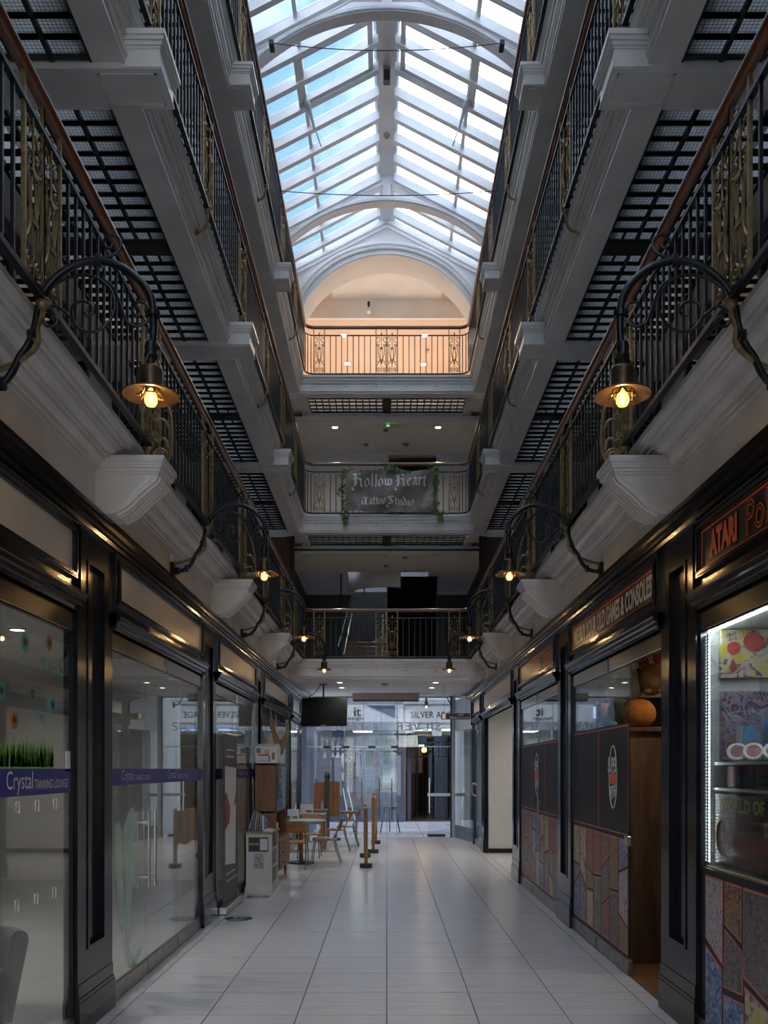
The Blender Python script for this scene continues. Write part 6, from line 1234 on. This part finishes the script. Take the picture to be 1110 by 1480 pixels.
# ------------------------------------------------------------------ floor stickers
M_STK = mat('sticker_blue', (0.01, 0.09, 0.14), 0.4, var=0.1); M_STKY = mat('sticker_yellow', (0.50, 0.40, 0.02), 0.5, var=0.1)
for i, (x, y) in enumerate(((-1.63, 9.66), (-1.66, 11.30))):
    t = thing('floor_sticker', 'round blue floor sticker with yellow footprints %s' % ('beside the roller banner', 'under the white shelf unit')[i], 'sticker', (x, y, 0.0)); MB().lathe([(0.155, 0.0002), (0.155, 0.0022), (0.001, 0.0022)], (x, y, 0), 28).build('disc', M_STK, t)
    for s in (-1, 1):
        MB().lathe([(0.032, 0), (0.032, 0.001), (0.001, 0.001)], (x+s*0.04, y+0.03, 0.0022), 12).lathe([(0.02, 0), (0.02, 0.001), (0.001, 0.001)], (x+s*0.035, y-0.04, 0.0022), 12).build('footprint', M_STKY, t)
    for k in (-1, 1): MB().box(x-0.08, x+0.08, y+k*0.11-0.008, y+k*0.11+0.008, 0.0022, 0.003).build('print_line', M_LETTER, t)
# ------------------------------------------------------------------ garland
t = thing('tassel_garland', 'natural tassel garland hung in front of the cafe window', 'garland', (-1.82, 15, 2.4)); M_JUTE = mat('jute', (0.33, 0.25, 0.14), 0.9, var=0.3, vscale=40)
GP = catmull([(-1.83, 13.75, 2.62), (-1.82, 14.3, 2.30), (-1.82, 15.0, 2.14), (-1.82, 15.6, 2.30), (-1.83, 16.3, 2.56)], 6); MB().tube(GP, 0.008, 5).build('cord', M_JUTE, t)
tas = MB().tube([(0,0,0), (0,0,-0.03)], 0.012, 6).tube([(0,0,-0.03), (0,0,-0.06), (0,0,-0.26)], [0.010, 0.016, 0.020], 8).mesh('tassel', M_JUTE)
for i in range(1, len(GP)-1, 1): put('tassel', tas, t, loc=GP[i])
# ================================================================== BANNER with blackletter and ivy
M_CLOTH = mat('brown_cloth', (0.24, 0.20, 0.17), 0.6, var=0.25, vscale=5)
BX0, BX1, BZ0, BZ1, BY = -0.775, 0.895, 6.50, 7.30, RY-0.05
def drape(x, z):
    u = (x-BX0)/(BX1-BX0); v = (z-BZ0)/(BZ1-BZ0)
    return BY - 0.07 - 0.055*math.sin(u*15+2.6*v)*(0.25+0.75*(1-v)) - 0.035*math.sin(9*u-7*v) - 0.02*math.sin(math.pi*u*2)**2*(1-v) - 0.014*math.sin(31*u+9*(1-v)*(u-0.5))
t = thing('shop_banner', 'brown cloth banner lettered for a tattoo studio tied to the railing', 'banner', ((BX0+BX1)/2, BY, BZ0))
nx, nz_ = 64, 28; V, Fc = [], []
for j in range(nz_+1):
    for i in range(nx+1):
        u, v = i/nx, j/nz_; x = BX0+(BX1-BX0)*u; z = BZ0+(BZ1-BZ0)*v
        if v == 1: pass
        sag = 0.03*abs(math.sin(math.pi*u*2))*max(0, v-0.85)/0.15
        V.append((x, drape(x, z), z-sag))
for j in range(nz_):
    for i in range(nx): a = j*(nx+1)+i; Fc.append((a, a+1, a+nx+2, a+nx+1))
nV = len(V); V2 = V + [(a, b+0.004, c) for a, b, c in V]; F2 = Fc + [tuple(q_+nV for q_ in reversed(f)) for f in Fc]
MB().add(V2, F2).build('cloth', M_CLOTH, t, True)
# broad-nib strokes: each glyph is a list of polylines in a box about 1 high
GL = {'H': (0.98, [[(0.0,0.84),(0.10,0.94),(0.24,0.86)],[(0.26,0.98),(0.26,0.10)],[(0.34,0.94),(0.34,0.14)],[(0.18,0.12),(0.30,0.0),(0.42,0.12)],[(0.08,0.50),(0.26,0.52)],[(0.34,0.52),(0.54,0.62),(0.72,0.54),(0.74,0.10)],[(0.74,0.10),(0.80,0.0),(0.92,0.10)],[(0.26,0.06),(0.06,-0.10),(0.04,-0.26),(0.18,-0.34),(0.28,-0.26)],[(0.40,0.86),(0.56,0.98),(0.72,0.90),(0.70,0.78)]]),
      'T': (0.90, [[(0.0,0.84),(0.14,0.98),(0.50,0.88),(0.86,0.98)],[(0.46,0.88),(0.46,0.16),(0.34,0.0),(0.14,0.08),(0.06,0.30),(0.12,0.56),(0.24,0.62)],[(0.56,0.88),(0.56,0.12),(0.66,0.02)]]),
      'S': (0.80, [[(0.68,0.84),(0.48,0.96),(0.26,0.86),(0.24,0.62),(0.46,0.52),(0.64,0.40),(0.62,0.12),(0.38,0.02),(0.14,0.10)],[(0.42,0.86),(0.42,0.10)],[(0.30,0.04),(0.06,-0.10),(0.0,-0.26),(0.16,-0.32)],[(0.06,0.68),(0.24,0.62)]]),
      'o': (0.48, [[(0.22,0.62),(0.08,0.48),(0.08,0.14),(0.22,0.02)],[(0.22,0.62),(0.38,0.48),(0.38,0.14),(0.22,0.02)]]),
      'l': (0.30, [[(0.08,0.90),(0.16,0.98),(0.16,0.14)],[(0.10,0.12),(0.18,0.02),(0.28,0.10)]]),
      'w': (0.74, [[(0.04,0.54),(0.12,0.64),(0.14,0.14)],[(0.14,0.14),(0.26,0.02),(0.36,0.14)],[(0.30,0.54),(0.36,0.64),(0.36,0.14)],[(0.36,0.14),(0.48,0.02),(0.58,0.14),(0.60,0.5),(0.50,0.64)]]),
      'e': (0.44, [[(0.22,0.62),(0.08,0.48),(0.08,0.14),(0.22,0.02),(0.36,0.10)],[(0.22,0.62),(0.34,0.50),(0.26,0.38),(0.10,0.34)]]),
      'a': (0.48, [[(0.08,0.52),(0.20,0.64),(0.34,0.52),(0.34,0.14),(0.42,0.04)],[(0.34,0.36),(0.16,0.34),(0.08,0.20),(0.16,0.04),(0.34,0.16)]]),
      'r': (0.38, [[(0.06,0.54),(0.14,0.64),(0.14,0.12)],[(0.08,0.12),(0.16,0.02),(0.24,0.10)],[(0.16,0.54),(0.26,0.64),(0.36,0.52)]]),
      't': (0.36, [[(0.18,0.84),(0.16,0.14),(0.24,0.02),(0.34,0.10)],[(0.02,0.60),(0.16,0.62),(0.34,0.62)]]),
      'u': (0.52, [[(0.04,0.54),(0.12,0.64),(0.12,0.14),(0.22,0.02),(0.36,0.14)],[(0.30,0.54),(0.38,0.64),(0.38,0.14),(0.48,0.04)]]),
      'd': (0.48, [[(0.22,0.60),(0.08,0.46),(0.08,0.14),(0.22,0.02)],[(0.06,0.94),(0.24,0.72),(0.38,0.46),(0.38,0.14),(0.22,0.02)]]),
      'i': (0.28, [[(0.06,0.54),(0.14,0.64),(0.14,0.14)],[(0.08,0.12),(0.16,0.02),(0.26,0.10)],[(0.12,0.82),(0.18,0.88)]]), ' ': (0.10, [])}
def blackletter(text, x0, z0, width, hgt, par, squeeze=1.0):
    adv = sum(GL[c][0] for c in text); sx = width/adv; nib = (0.062*sx, 0.052*hgt); mb = MB(); x = x0
    for c in text:
        w_, strokes = GL[c]
        for st in strokes:
            P = []
            for i in range(len(st)-1):
                for k in range(4): f = k/4; P.append((st[i][0]*(1-f)+st[i+1][0]*f, st[i][1]*(1-f)+st[i+1][1]*f))
            P.append(st[-1]); vs = []
            for (a, b) in P:
                px, pz = x+a*sx, z0+b*hgt
                for sg in (-1, 1):
                    X, Z = px+sg*nib[0], pz+sg*nib[1]; vs.append((X, drape(X, Z)-0.012, Z))
            mb.add(vs, [(2*i, 2*i+1, 2*i+3, 2*i+2) for i in range(len(P)-1)])
        x += w_*sx
    mb.build('lettering', M_LETTER, par)
blackletter('Hollow', -0.66, 6.985, 0.78, 0.235, t); blackletter('Heart', 0.15, 6.985, 0.60, 0.235, t)
blackletter('Tattoo', -0.475, 6.635, 0.46, 0.16, t); blackletter('Studio', 0.0, 6.635, 0.52, 0.16, t)
mb = MB()
for k in range(7): x = 0.64+0.022*k; mb.box(x-0.003, x+0.003, drape(x, 6.6)-0.008, drape(x, 6.6)-0.006, 6.585-0.012*(3-abs(k-3)), 6.615+0.014*(3-abs(k-3)))
mb.build('small_emblem', M_LETTER, t)
# ivy
M_IVY = mat('ivy_leaf', (0.10, 0.20, 0.045), 0.5, var=0.5, vscale=9); rnd = random.Random(11)
def ivy(label, path, n, spread):
    t = thing('ivy_garland', label, 'garland', path[0]); P = catmull(path, 6); MB().tube(P, 0.006, 5).build('stem', MATS['plush_green'], t); mb = MB()
    for i in range(n):
        p = P[rnd.randrange(len(P))]; c = Vector((p[0]+rnd.gauss(0, spread), p[1]-abs(rnd.gauss(0, spread*0.5)), p[2]+rnd.gauss(0, spread))); s_ = rnd.uniform(0.015, 0.03)
        u = Vector((rnd.uniform(-1, 1), rnd.uniform(-.4, .4), rnd.uniform(-1, 1))).normalized(); v = u.cross(Vector((rnd.uniform(-.5, .5), -1, rnd.uniform(-.2, .8))).normalized()).normalized()
        w_ = u.cross(v)*0.3
        mb.add([c-u*s_, c+v*s_*0.8+w_*s_, c+u*s_*1.3, c-v*s_*0.8+w_*s_], [(0, 1, 2), (0, 2, 3)])
    o = mb.build('leaves', M_IVY, t); o['kind'] = 'stuff'
by = BY-0.06
ivy('ivy garland draped along the top of the tattoo banner', [(-0.80, by, 7.24), (-0.6, by, 7.27), (-0.35, by, 7.20), (-0.05, by, 7.28), (0.1, by, 7.33), (0.35, by, 7.24), (0.6, by, 7.20), (0.92, by, 7.32)], 260, 0.03)
ivy('ivy hanging down the left edge of the banner', [(-0.80, by, 7.26), (-0.84, by, 7.0), (-0.82, by, 6.75), (-0.78, by, 6.45), (-0.77, by-0.05, 6.30)], 190, 0.035)
ivy('ivy hanging down the right edge of the banner', [(0.90, by, 7.32), (0.93, by, 7.05), (0.91, by, 6.8), (0.93, by, 6.5), (1.02, by-0.04, 6.44), (1.05, by-0.05, 6.36)], 190, 0.035)
